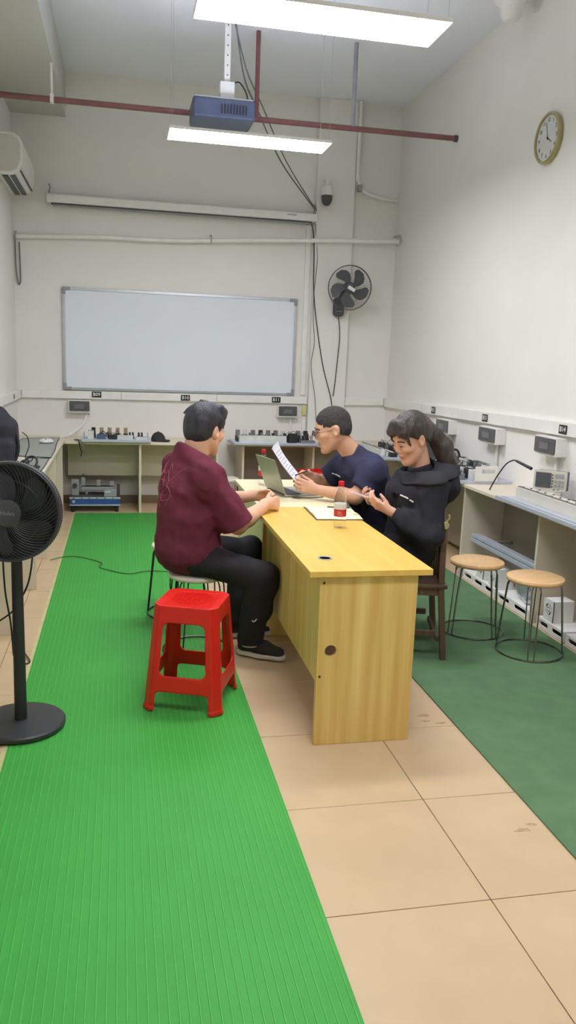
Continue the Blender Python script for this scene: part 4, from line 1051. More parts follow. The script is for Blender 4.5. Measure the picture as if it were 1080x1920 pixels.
def vent_unit(lab, x, y, z, w_=.105, h=.135, d=.15):
    t = thing('ventilated_module', lab, 'module', (x + d / 2, y, z), 0, None)
    M = MX((x + .004, y, z), (0, -1, 0), (0, 0, 1)); r = w_ * .34; cy = h * .55; hol = []
    for q in range(4):
        a0, a1 = R(90 * q + 8), R(90 * q + 82)
        hol.append([(r * math.cos(a0 + (a1 - a0) * i / 6), cy + r * math.sin(a0 + (a1 - a0) * i / 6)) for i in range(7)] + [(r * .72 * math.cos(a1 - (a1 - a0) * i / 6), cy + r * .72 * math.sin(a1 - (a1 - a0) * i / 6)) for i in range(7)])
        hol.append([(r * .55 * math.cos(a0 + (a1 - a0) * i / 6), cy + r * .55 * math.sin(a0 + (a1 - a0) * i / 6)) for i in range(7)] + [(r * .16 * math.cos((a0 + a1) / 2), cy + r * .16 * math.sin((a0 + a1) / 2))])
    MB().prism([(-w_ / 2, .0005), (w_ / 2, .0005), (w_ / 2, h), (-w_ / 2, h)], .004, M, hol).build('vent_face', M_wplas, t)
    bx('housing', (x + .012, x + d, y - w_ / 2, y + w_ / 2, z + .0005, z + h), M_wplas, t, bevel=.002); bx('dark_interior', (x + .0045, x + .0115, y - w_ / 2 + .003, y + w_ / 2 - .003, z + .003, z + h - .003), M_black, t, bevel=0)
plinth('white slotted plinth under the worktop, far end of the row behind the farther stool', 5.16, 5.72); plinth('white slotted plinth under the silver bag behind the farther stool', 4.66, 5.14)
plinth('white slotted plinth carrying the round-vented module behind the nearer stool', 4.22, 4.55); plinth('white slotted plinth with the blue jar, right edge of the photo', 3.80, 4.20)
vent_unit('white module with a round vent, first in the bay behind the farther stool', 2.665, 5.45, .0725); vent_unit('white module with a round vent, second in the bay behind the farther stool', 2.665, 5.24, .0725)
vent_unit('white module with a cross-shaped round vent behind the nearer stool', 2.665, 4.44, .0725, .11, .14)
t = thing('blue_jar', 'glossy dark blue round jar on the plinth at the right edge', 'jar', (2.77, 4.08, .0725))
MB().lathe([(.0001, .001), (.045, .001), (.075, .03), (.09, .075), (.082, .12), (.055, .15), (.035, .16), (.035, .175), (.0001, .175)], 32, Matrix.Translation((2.77, 4.08, .0725))).build('body', M_dblue, t, angle=60)
MB().lathe([(.0001, .1755), (.04, .1755), (.04, .195), (.0001, .195)], 24, Matrix.Translation((2.77, 4.08, .0725))).build('lid', M_dblue, t)
t = thing('plastic_bag', 'crumpled clear silvery plastic bag on the slotted plinth', 'bag', (2.76, 4.86, .0725))
s = SDF((2.62, 4.66, .06), (2.9, 5.1, .33), .007); s.ell((2.77, 4.88, .17), (.08, .16, .10)); s.ell((2.77, 4.80, .12), (.08, .10, .06), k=.03); s.waves(.018, 34, 5); s.plane((0, 0, .0735), (0, 0, -1)); s.build('bag_body', M_silver, t)
t = thing('small_device', 'small navy and white device on the dark green felt behind the chair', 'device', (2.42, 5.80, FC))
MB().box(-.05, .05, -.05, .05, .0005, .05).build('white_base', M_wplas, t, world=False, bevel=.006); MB().box(-.045, .045, -.045, .045, .0505, .13).build('navy_body', pm('navy_plastic', (60, 68, 92), .5), t, world=False, bevel=.006)
# ================================================================ people
M_skin1 = pm('skin_warm', (226, 180, 150), .55, var=.03, scale=9, spec=.35)
M_skin2 = pm('skin_tan', (214, 166, 136), .55, var=.03, scale=9, spec=.35)
M_skin3 = pm('skin_rosy', (226, 176, 150), .55, var=.03, scale=9, spec=.35)
M_lip = pm('lips', (196, 132, 116), .5)
M_hair = pm('black_hair', (54, 54, 60), .5, var=.2, scale=60, stretch=(1, 1, .15), bump=.5, bscale=120, spec=.4)
M_hairb = pm('dark_brown_hair', (66, 58, 54), .42, var=.25, scale=60, stretch=(1, 1, .15), bump=.5, bscale=120, spec=.5)
M_hairs = pm('cropped_black_hair', (74, 70, 68), .8, var=.2, scale=150, bump=.4, bscale=400, spec=.2)
M_brow = pm('eyebrow_hair', (52, 46, 44), .7)
M_maroon = pm('maroon_cotton', (112, 54, 68), .92, var=.05, bump=.12, bscale=350, spec=.15, col2=(104, 48, 62))
M_print = pm('faded_red_print', (158, 82, 92), .9)
M_navy = pm('navy_cotton', (60, 62, 84), .92, var=.05, bump=.12, bscale=350, spec=.15)
M_jack = pm('black_sweatshirt', (50, 50, 55), .9, var=.06, bump=.15, bscale=300, spec=.15)
M_jackin = pm('dark_navy_tee', (46, 48, 60), .9)
M_trou = pm('black_trousers', (47, 46, 48), .85, var=.06, bump=.1, bscale=300, spec=.2)
M_shoe = pm('dark_knit_shoe', (48, 47, 46), .8, bump=.2, bscale=300)
M_sole = pm('white_sole', (222, 218, 208), .5)
M_sock = pm('white_sock', (214, 210, 206), .9)
M_eyew = pm('eye_white', (226, 222, 216), .2)
M_iris = pm('iris_dark', (40, 28, 22), .15)

def head_matrix(c, fdir, pitch=0, roll=0, s=1.0):
    """local: x forward, y left, z up; pitch > 0 looks down"""
    yaw = math.atan2(fdir[1], fdir[0])
    return Matrix.Translation(c) @ Matrix.Rotation(yaw, 4, 'Z') @ Matrix.Rotation(pitch, 4, 'Y') @ Matrix.Rotation(roll, 4, 'X') @ Matrix.Diagonal((s, s, s, 1))
class Loc:
    """head-local drawing on an SDF"""
    def __init__(s, S, M):
        s.S = S; s.M = M; s.k = M.to_scale()[0]; Rm = M.to_3x3().normalized(); s.rot = [[Rm[i][j] for j in range(3)] for i in range(3)]
    def p(s, q): return tuple(s.M @ Vector(q))
    def v(s, q): return tuple(Vector([sum(s.rot[i][j] * q[j] for j in range(3)) for i in range(3)]))
    def ell(s, c, r, k=.012, op='add', tilt=None):
        rot = s.rot
        if tilt is not None:
            m = Matrix([[s.rot[i][j] for j in range(3)] for i in range(3)]) @ tilt; rot = [[m[i][j] for j in range(3)] for i in range(3)]
        s.S.ell(s.p(c), tuple(x * s.k for x in r), rot, k * s.k, op)
    def cap(s, a, b, ra, rb=None, k=.01, op='add', flat=None): s.S.cap(s.p(a), s.p(b), ra * s.k, (ra if rb is None else rb) * s.k, k * s.k, op, None if flat is None else (s.v(flat[0]), flat[1]))
    def plane(s, q, n, k=.004): s.S.plane(s.p(q), s.v(n), k * s.k)
def add_head(S, M, female=False):
    L = Loc(S, M); f = .94 if female else 1
    L.ell((-.012, 0, .045), (.098, .076, .088), .01)
    L.ell((.028, 0, -.022), (.062, .060 * f, .088), .03)
    L.cap((.0, .052 * f, -.045), (.055, .020, -.097), .020, .017, .03); L.cap((.0, -.052 * f, -.045), (.055, -.020, -.097), .020, .017, .03)
    L.ell((.066, 0, -.100), (.022, .024, .02), .02)
    L.cap((.074, .034, .030), (.080, .008, .028), .012, .011, .016); L.cap((.074, -.034, .030), (.080, -.008, .028), .012, .011, .016)
    for s in (1, -1):
        L.ell((.060, .040 * s, -.018), (.028, .024, .026), .02)
        L.ell((.098, .034 * s, .010), (.014, .018, .012), .012, 'sub')
        L.ell((.079, .034 * s, .008), (.013, .017, .0125), .004)
        L.ell((-.008, .079 * s, .0), (.022, .015, .036), .005, tilt=Matrix.Rotation(R(-12), 3, 'Y') @ Matrix.Rotation(R(18 * s), 3, 'Z'))
        L.ell((-.001, .092 * s, .004), (.011, .007, .019), .004, 'sub')
        L.ell((.092, .011 * s, -.026), (.011, .008, .008), .006)
    L.cap((.084, 0, .024), (.100, 0, -.018), .008, .0105, .010)
    L.ell((.087, 0, -.0535), (.011, .021, .0055), .006); L.ell((.085, 0, -.065), (.011, .018, .006), .006)
    L.cap((.099, .018, -.0595), (.099, -.018, -.0595), .0018, k=.003, op='sub')
    return L
def add_hand(S, wrist, d, n, curl, sc=1.0, thumb=(.55, .55, .35), spread=.06, lat_sign=1, curls=None):
    """d: towards the fingers, n: the way the palm faces; thumb on the side n x d * lat_sign"""
    d = Vector(d).normalized(); n = Vector(n); n = (n - d * n.dot(d)).normalized(); t = n.cross(d) * lat_sign
    w_ = Vector(wrist)
    S.cap(w_ - d * .02, w_ + d * .03 * sc, .026 * sc, .028 * sc, .02, flat=(n, 1.35))
    tips = []
    kn = ((.030, .086, (.042, .026, .021), .0098), (.010, .090, (.046, .029, .022), .0102), (-.010, .086, (.042, .027, .021), .0097), (-.028, .078, (.033, .021, .019), .0088))
    for i, (lt, fw_, seg, r) in enumerate(kn):
        k0 = w_ + (d * fw_ + t * lt) * sc
        S.cap(w_ + (d * .022 + t * lt * .55) * sc, k0, .0135 * sc, .0118 * sc, .012)
        ang = 0; p = k0; dd = (d + t * spread * (1.5 - i)).normalized(); cu = (curls[i] if curls else curl)
        for j, sg in enumerate(seg):
            ang += R(cu[j]); q = p + (dd * math.cos(ang) + n * math.sin(ang)) * sg * sc
            S.cap(p, q, (r - .0007 * j) * sc, (r - .0007 * (j + 1)) * sc, .0025); p = q
        tips.append(p)
    b = w_ + (d * .020 + t * .024 + n * .006) * sc; dirs = (d * thumb[0] + t * thumb[1] + n * thumb[2]).normalized()
    S.cap(w_ + (d * .012 + t * .010) * sc, b + dirs * .026 * sc, .016 * sc, .0135 * sc, .012); p = b + dirs * .026 * sc
    q = p + (dirs + d * .3).normalized() * .032 * sc; S.cap(p, q, .0115 * sc, .0105 * sc, .004)
    r_ = q + (dirs + d * .7 + n * .15).normalized() * .025 * sc; S.cap(q, r_, .0103 * sc, .0085 * sc, .003)
    return tips
def rotm(f, up=(0, 0, 1)):
    f = Vector(f).normalized(); u = Vector(up); l = u.cross(f).normalized(); u = f.cross(l)
    return [[f[i], l[i], u[i]] for i in range(3)]
def lips(o, M):
    me = o.data; Mi = (wm(o) and M.inverted()) @ wm(o)
    n = len(me.polygons); c = np.zeros(n * 3); me.polygons.foreach_get('center', c); c = c.reshape(-1, 3)
    A = np.array(Mi); q = c @ A[:3, :3].T + A[:3, 3]
    m = (((q[:, 0] - .09) / .022) ** 2 + (q[:, 1] / .020) ** 2 + ((q[:, 2] + .0595) / .0095) ** 2) < 1
    me.polygons.foreach_set('material_index', m.astype(np.int32)); me.update()
def eyes(t, M, openness=.6, both=(1, -1)):
    for s in both:
        e = MB().ball((0, 0, 0), (.0095, .0115, .0075 * openness + .001), 14, 8); e.V = [tuple(M @ Vector((v[0] + .0858, v[1] + .034 * s, v[2] + .0055))) for v in e.V]
        eo = e.build('eye', M_eyew, t)
        e = MB().ball((0, 0, 0), (.003, .0055, .0055 * openness + .001), 12, 8); e.V = [tuple(M @ Vector((v[0] + .0942, v[1] + .034 * s, v[2] + .0045))) for v in e.V]
        e.build('iris', M_iris, eo)
        L_ = [M @ Vector(q) for q in ((.093, .014 * s, .0275), (.094, .026 * s, .033), (.088, .042 * s, .031), (.078, .052 * s, .024))]
        MB().tube(L_, .0032 * M.to_scale()[0], 6, sub=4).build('eyebrow', M_brow, t)
        L_ = [M @ Vector(q) for q in ((.0945, .021 * s, .008), (.0965, .032 * s, .0125 - .006 * (1 - openness)), (.0905, .045 * s, .0085))]
        MB().tube(L_, .0016 * M.to_scale()[0], 5, sub=4).build('eyelash', M_brow, t)
def shoe(t, heel, toe, name='shoe', up=.075, sole_m=None, wd=.046):
    heel = Vector(heel); toe = Vector(toe); d = (toe - heel).normalized(); L_ = (toe - heel).length; z0 = heel.z
    lo = [min(heel[i], toe[i]) - .09 for i in range(3)]; hi = [max(heel[i], toe[i]) + .09 for i in range(3)]; hi[2] = z0 + .17; lo[2] = z0 - .02
    P = lambda u, z, s=0: heel + d * (u * L_) + Vector((-d.y, d.x, 0)) * s + Vector((0, 0, z))
    a = SDF(lo, hi, .0045)
    a.cap(P(.16, .055), P(.55, .05), .043, .044, .02); a.cap(P(.5, .045), P(.82, .036), .045, .040, .03, flat=((0, 0, 1), 1.25)); a.cap(P(.16, .05), P(.22, .105), .040, .043, .02)
    a.plane(P(0, .026), (0, 0, -1), .003); a.plane(P(.22, .118), (0, 0, 1), .006)
    so = a.build(name, M_shoe, t)
    a = SDF(lo, hi, .0045)
    a.cap(P(.14, .015), P(.5, .015), .047, .046, .02); a.cap(P(.5, .015), P(.84, .017), .047, .043, .03)
    a.plane(P(0, .027), (0, 0, 1), .003); a.plane(P(0, .001), (0, 0, -1), .002)
    a.build('sole', M_sole, so)
    b = MB()
    for i in range(3):
        u = .46 + .09 * i; b.tube([P(u, .088 - .011 * i, -.02), P(u + .03, .098 - .012 * i, 0), P(u, .088 - .011 * i, .02)], .003, 6, sub=3)
    b.build('laces', M_shoe, so)
def project_strokes(S, strokes, org, ux, uy, dirn, r, name, m, parent, off=.0015, far=.5):
    b = MB(); org = Vector(org); ux = Vector(ux).normalized(); uy = Vector(uy).normalized()
    for st in strokes:
        P = []
        Q = smooth_path([Vector((a, c, 0)) for a, c in st], 4)
        for q in Q:
            h = S.shoot(org + ux * q.x + uy * q.y, dirn, far)
            if h is not None: P.append(Vector(h) - Vector(dirn).normalized() * off)
        if len(P) > 2: b.tube(P, r, 5)
    if b.V: return b.build(name, m, parent)

# ---------------------------------------------------------------- man in the maroon T-shirt
def man_maroon():
    t = thing('person', 'man in a maroon T-shirt and black trousers, hands folded on the table', 'person', (.40, 4.35, 0))
    f = Vector((.906, .423, 0)); r_ = Vector((.423, -.906, 0)); rm = rotm(f)
    pel = Vector((.375, 4.35, .575)); nb = Vector((.395, 4.405, 1.085))
    Rs, Ls = Vector((.462, 4.215, 1.02)), Vector((.315, 4.59, 1.02))
    Re, Le = Vector((.62, 4.215, .755)), Vector((.52, 4.72, .80)); Rw, Lw = Vector((.808, 4.395, .842)), Vector((.785, 4.63, .850))
    Rh, Lh = Vector((.42, 4.255, .56)), Vector((.36, 4.44, .56)); Rk, Lk = Vector((.755, 4.095, .505)), Vector((.752, 4.62, .525)); Ra, La = Vector((.70, 4.205, .11)), Vector((.665, 4.56, .11))
    M = head_matrix((.455, 4.435, 1.245), (math.cos(R(40)), math.sin(R(40))), R(6), R(0), 1.1)
    S = SDF((.1, 3.93, .0), (1.02, 4.95, 1.45), .0045)
    S.ell(pel + Vector((0, 0, .02)), (.13, .175, .11), rm); S.ell(pel.lerp(nb, .32), (.13, .165, .16), rm, .04); S.ell(pel.lerp(nb, .7), (.12, .175, .17), rm, .04)
    S.cap(Rs, Ls, .062, k=.04); S.cap(nb - Vector((.02, .0, .05)), Vector(M @ Vector((-.035, 0, -.03))), .076, .070, .03)
    for a, b, c in ((Rs, Re, Rw), (Ls, Le, Lw)):
        S.cap(a, b, .056, .048, .02); S.cap(b, a.lerp(b, 1).lerp(c, .35), .047, .047, .02); S.cap(b.lerp(c, .35), c, .047, .030, .02)
    for a, b, c in ((Rh, Rk, Ra), (Lh, Lk, La)): S.cap(a, b, .078, .058, .03); S.cap(b, c, .056, .038, .02); S.cap(c, c + Vector((.06, -.02, -.05)), .034, .03, .02)
    add_head(S, M)
    add_hand(S, Rw, (.80, .55, -.06), (-.55, .80, -.25), (62, 62, 40), 1.06, (.55, .45, .45), .02, -1)
    add_hand(S, Lw, (.85, -.45, -.02), (-.45, -.85, -.2), (48, 50, 35), 1.04, (.65, .35, .3), .03, 1)
    o = S.build('body', [M_skin1, M_lip], t); lips(o, M); eyes(t, M, .55)
    # shirt
    A = SDF((.08, 3.95, .42), (.86, 4.98, 1.24), .006)
    low = Vector((.37, 4.355, .60))
    A.ell(low, (.185, .215, .16), rm); A.ell(Vector((.365, 4.365, .74)), (.172, .205, .19), rm, .05); A.ell(Vector((.368, 4.392, .92)), (.155, .205, .20), rm, .05)
    A.cap(Rs + Vector((0, 0, -.01)), Ls + Vector((0, 0, -.01)), .082, k=.05); A.cap(nb - Vector((.01, 0, .08)), nb + Vector((-.005, 0, .09)), .115, .082, .04); A.cap(nb + Vector((-.01, 0, .01)), Rs, .09, .08, .05); A.cap(nb + Vector((-.01, 0, .01)), Ls, .09, .08, .05)
    A.ell(Vector((.42, 4.40, .98)), (.115, .19, .10), rm, .05)
    for a, b in ((Rs, Re), (Ls, Le)):
        e = a.lerp(b, 1.02); A.cap(a + Vector((0, 0, -.015)), e, .080, .090, .04)
    A.waves(.0075, 24, 3, direc=(.3, .2, 1)); A.waves(.004, 55, 9)
    for a, b in ((Rs, Re), (Ls, Le)):
        dv = (b - a).normalized(); e = a.lerp(b, 1.0); lo = e - Vector((.14, .14, .14)); hi = e + Vector((.16, .14, .14)); lo = Vector((max(lo.x, e.x - .08), lo.y, lo.z))
        A.plane(e, dv, .004, lo, hi)
    A.plane((.37, 4.35, .485), (.18, .0, -1), .006)
    # neckline
    A.plane((.36, 4.33, 1.175), Vector((.62, .30, 1)), .004, (.2, 4.2, 1.02), (.65, 4.65, 1.25))
    sh = A.build('shirt', M_maroon, t)
    nk = []
    project_strokes(A, [[(-.10, .08), (-.06, .03), (-.02, .05), (.02, .0), (.06, .05), (.12, .09)], [(-.02, .05), (-.01, .09), (.01, .055)], [(.02, .0), (.0, -.05), (-.04, -.07), (-.02, -.11), (.03, -.10)], [(-.10, -.02), (-.06, -.0), (-.03, -.03), (-.06, -.06)], [(-.14, .04), (-.11, .01), (-.12, -.05), (-.08, -.09)],
                        [(-.13, .1), (-.09, .07), (-.08, .02)], [(.0, -.02), (.04, -.04), (.05, -.08), (.02, -.13)], [(-.05, .02), (-.03, -.01), (.0, .02)], [(-.15, .0), (-.14, -.06), (-.10, -.12)], [(-.04, -.07), (-.06, -.12), (-.03, -.15)]],
                    Vector((.335, 4.36, .985)) - f * .45, -Vector((-.423, .906, 0)) * 1.0, (0, 0, 1), f, .0026, 'back_print', M_print, sh)
    # trousers
    B = SDF((.15, 3.95, .05), (.95, 4.85, .72), .0055)
    B.ell(pel, (.145, .19, .12), rm)
    for a, b, c in ((Rh, Rk, Ra), (Lh, Lk, La)):
        kk = b + Vector((.0, 0, -.01)); B.cap(a, kk, .096, .078, .04); B.cap(kk, kk.lerp(c, .5), .082, .080, .03); B.cap(kk.lerp(c, .5), c + Vector((0, 0, .0)), .080, .068, .03)
    B.waves(.005, 34, 12)
    for c in (Ra, La): B.cap(c, c - Vector((0, 0, .05)), .066, .062, .02)
    for c in (Ra, La): B.plane(c - Vector((0, 0, .025)), (0, 0, -1), .004, c - Vector((.12, .12, .12)), c + Vector((.12, .12, .12)))
    tr = B.build('trousers', M_trou, t)
    project_strokes(B, [[(-.010, .0), (.0, -.008), (.014, .010)]], Vector((.70, 3.9, .26)), (1, 0, 0), (0, 0, 1), (0, 1, 0), .003, 'trouser_logo', M_text, tr)
    for c in (Ra, La): MB().cyl(c + Vector((.0, 0, -.04)), c + Vector((0, 0, .03)), .042, .044, n=20).build('sock', M_sock, t)
    shoe(t, (.648, 4.275, FC), (.893, 4.108, FC)); shoe(t, (.61, 4.545, FC), (.90, 4.56, FC))
man_maroon()

# ---------------------------------------------------------------- man in the navy T-shirt
def man_navy():
    t = thing('person', 'man with glasses in a navy T-shirt reading sheets of paper', 'person', (1.68, 4.88, 0))
    f = Vector((-.975, -.22, 0)); l_ = Vector((.22, -.975, 0)); rm = rotm(f + Vector((0, 0, -.25)))
    pel = Vector((1.70, 4.90, .575)); nb = Vector((1.475, 4.90, 1.06))
    Ls, Rs = Vector((1.53, 4.71, .985)), Vector((1.45, 5.09, .985))
    Le, Re = Vector((1.415, 4.665, .835)), Vector((1.33, 5.15, .845)); Lw, Rw = Vector((1.20, 4.80, .858)), Vector((1.235, 5.05, .90))
    Lh, Rh = Vector((1.66, 4.80, .56)), Vector((1.64, 5.0, .56)); Lk, Rk = Vector((1.25, 4.755, .50)), Vector((1.24, 5.02, .50)); La, Ra = Vector((1.32, 4.76, .11)), Vector((1.31, 5.02, .11))
    M = head_matrix((1.312, 4.90, 1.222), (-.99, .10), R(14), 0, 1.12)
    S = SDF((.95, 4.5, .0), (1.95, 5.3, 1.42), .0045)
    S.ell(pel, (.13, .17, .11), rm); S.ell(pel.lerp(nb, .38), (.125, .16, .17), rm, .05); S.ell(pel.lerp(nb, .72), (.12, .175, .17), rm, .05)
    S.cap(Rs, Ls, .06, k=.04); S.cap(nb - Vector((-.02, 0, .04)), Vector(M @ Vector((-.028, 0, -.04))), .066, .060, .03)
    for a, b, c in ((Rs, Re, Rw), (Ls, Le, Lw)): S.cap(a, b, .056, .046, .02); S.cap(b, b.lerp(c, .35), .045, .044, .02); S.cap(b.lerp(c, .35), c, .044, .029, .02)
    for a, b, c in ((Rh, Rk, Ra), (Lh, Lk, La)): S.cap(a, b, .075, .058, .03); S.cap(b, c, .054, .038, .02); S.cap(c, c + Vector((-.06, 0, -.05)), .034, .03, .02)
    add_head(S, M)
    add_hand(S, Lw, (-.93, .18, .22), (.18, .95, -.1), (30, 38, 25), 1.05, (.75, .4, .35), .04, 1)
    add_hand(S, Rw, (-.92, -.22, .12), (.1, -.9, -.3), (45, 50, 30), 1.05, (.7, .35, .45), .02, -1)
    o = S.build('body', [M_skin2, M_lip], t); lips(o, M); eyes(t, M, .5)
    A = SDF((1.1, 4.45, .45), (1.98, 5.35, 1.18), .006)
    A.ell(pel + Vector((.0, 0, .03)), (.165, .20, .15), rm); A.ell(pel.lerp(nb, .4), (.155, .19, .20), rm, .05); A.ell(pel.lerp(nb, .72), (.15, .20, .18), rm, .05)
    A.cap(Rs, Ls, .082, k=.05); A.cap(nb - Vector((-.03, 0, .08)), nb + Vector((-.01, 0, .0)), .10, .078, .04)
    for a, b in ((Ls, Le), (Rs, Re)): A.cap(a + Vector((0, 0, -.01)), a.lerp(b, .95) + Vector((.01, 0, .01)), .082, .082, .04)
    A.waves(.005, 27, 6, direc=(.4, .2, 1)); A.waves(.003, 60, 10)
    for a, b in ((Ls, Le), (Rs, Re)):
        dv = (b - a + Vector((-.06, 0, 0))).normalized(); e = a.lerp(b, .78); A.plane(e, dv, .004, e - Vector((.16, .13, .16)), e + Vector((.06, .13, .08)))
    A.plane((1.7, 4.9, .475), (0, 0, -1), .006)
    A.plane(M @ Vector((-.02, 0, -.128)), Vector((-.42, -.02, 1)), .004, (1.28, 4.72, 1.0), (1.66, 5.06, 1.2))
    sh = A.build('shirt', M_navy, t)
    project_strokes(A, [[(-.010, .002), (-.003, .001), (.003, -.001), (.010, -.002)]], Vector((1.372, 4.3, .925)), (1, 0, 0), (0, 0, 1), (0, 1, 0), .0045, 'chest_logo', M_text, sh, far=.8)
    B = SDF((1.1, 4.6, .05), (1.95, 5.25, .74), .007)
    B.ell(pel, (.145, .185, .12), rm)
    for a, b, c in ((Rh, Rk, Ra), (Lh, Lk, La)): B.cap(a, b, .092, .072, .04); B.cap(b, c, .070, .056, .03)
    B.plane((0, 0, .10), (0, 0, -1)); B.build('trousers', M_trou, t)
    shoe(t, (1.39, 4.76, FC - .008), (1.10, 4.75, FC - .008)); shoe(t, (1.38, 5.02, FC - .008), (1.10, 5.03, FC - .008))
    # cropped hair
    H = SDF((1.15, 4.74, 1.15), (1.55, 5.06, 1.42), .0045); Lh_ = Loc(H, M)
    Lh_.ell((-.013, 0, .048), (.1005, .0785, .0885)); Lh_.ell((-.034, 0, .005), (.078, .0765, .07), .02)
    Lh_.plane((-.105, 0, -.062), (.56, 0, -1), .006); Lh_.ell((.118, 0, .006), (.052, .085, .084), .006, 'sub'); H.waves(.0015, 200, 4)
    for s in (1, -1): Lh_.ell((.0, .078 * s, -.002), (.026, .02, .036), .006, 'sub')
    H.build('hair', M_hairs, t)
    # glasses
    g = MB(); M_gl = pm('glasses_frame', (44, 36, 36), .3); lens = []
    for s in (1, -1):
        P = [M @ Vector((.108 - .05 * abs(a) - .010 * (abs(a) > .03), s * .034 + a, b)) for a, b in [(q[0], q[1]) for q in rrect(.046, .030, .010, 3, 0, .004)]]
        g.tube(P, .0021, 6, closed=True); lens.append(P)
        g.tube([M @ Vector((.104, s * .057, .012)), M @ Vector((.085, s * .073, .013)), M @ Vector((.03, s * .080, .012)), M @ Vector((-.012, s * .084, .014)), M @ Vector((-.03, s * .082, .0))], .0021, 6, sub=4)
    g.tube([M @ Vector((.1075, .0115, .009)), M @ Vector((.112, 0, .012)), M @ Vector((.1075, -.0115, .009))], .002, 6, sub=3)
    go = g.build('glasses', M_gl, t)
    for P in lens: MB().add([tuple(p) for p in P], [tuple(range(len(P)))]).build('lens', pm('spectacle_lens', (250, 252, 252), .03, trans=1, ior=1.05, var=0, alpha=.35), go)
man_navy()
# the sheets he holds and his pen
t = thing('paper_sheets', 'printed white sheets held up by the man in navy', 'paper', (1.03, 4.93, .99))
pd = Vector((-.62, -.02, .78)).normalized(); pw = Vector((.33, .94, .06)).normalized()
for k in range(3):
    b = MB(); b0 = Vector((1.098 - .006 * k, 4.845 + .012 * k, .875 + .006 * k)); rows = 8; vs = []
    for i in range(rows + 1):
        u = i / rows * .30
        for j in range(2):
            q = b0 + pd * u + pw * (j * .205) + Vector((-.012, 0, .004)) * math.sin(PI * i / rows) * (1 + .3 * k) + Vector((.012 * k, 0, .0)) * (i / rows) ** 2; vs.append(q)
    n_ = len(vs); nrm = pd.cross(pw).normalized() * .0008
    vs += [v + nrm for v in vs]; fs = []
    for i in range(rows): q = (2 * i, 2 * i + 1, 2 * i + 3, 2 * i + 2); fs += [q, tuple(a + n_ for a in q[::-1])]
    ed = [2 * i for i in range(rows + 1)] + [2 * i + 1 for i in range(rows, -1, -1)]
    for a, c in zip(ed, ed[1:] + ed[:1]): fs.append((c, a, a + n_, c + n_))
    b.add(vs, fs).build('sheet', M_paper, t)
m = MB(); nv = -pd.cross(pw).normalized()
for i in range(11):
    u = .03 + .022 * i; a = Vector((1.098, 4.845, .875)) + pd * u + Vector((-.012, 0, .004)) * math.sin(PI * u / .30) + nv * .0012
    for q0, q1 in ((.02, .09), (.10, .18 - .05 * (i % 3 == 2))): m.bar(a + pw * q0, a + pw * q1, .003, .0006, upd=tuple(nv))
m.build('printed_lines', M_gwire, t)['kind'] = 'stuff'
t = thing('pen', 'dark pen with a pale end in the right hand of the man in navy', 'pen', (1.14, 4.97, .94))
MB().cyl((1.075, 4.93, .925), (1.175, 4.965, .955), .0042, n=10).build('barrel', M_black, t); MB().cyl((1.175, 4.965, .955), (1.19, 4.97, .9595), .0046, n=10).build('cap_end', M_labelw, t)

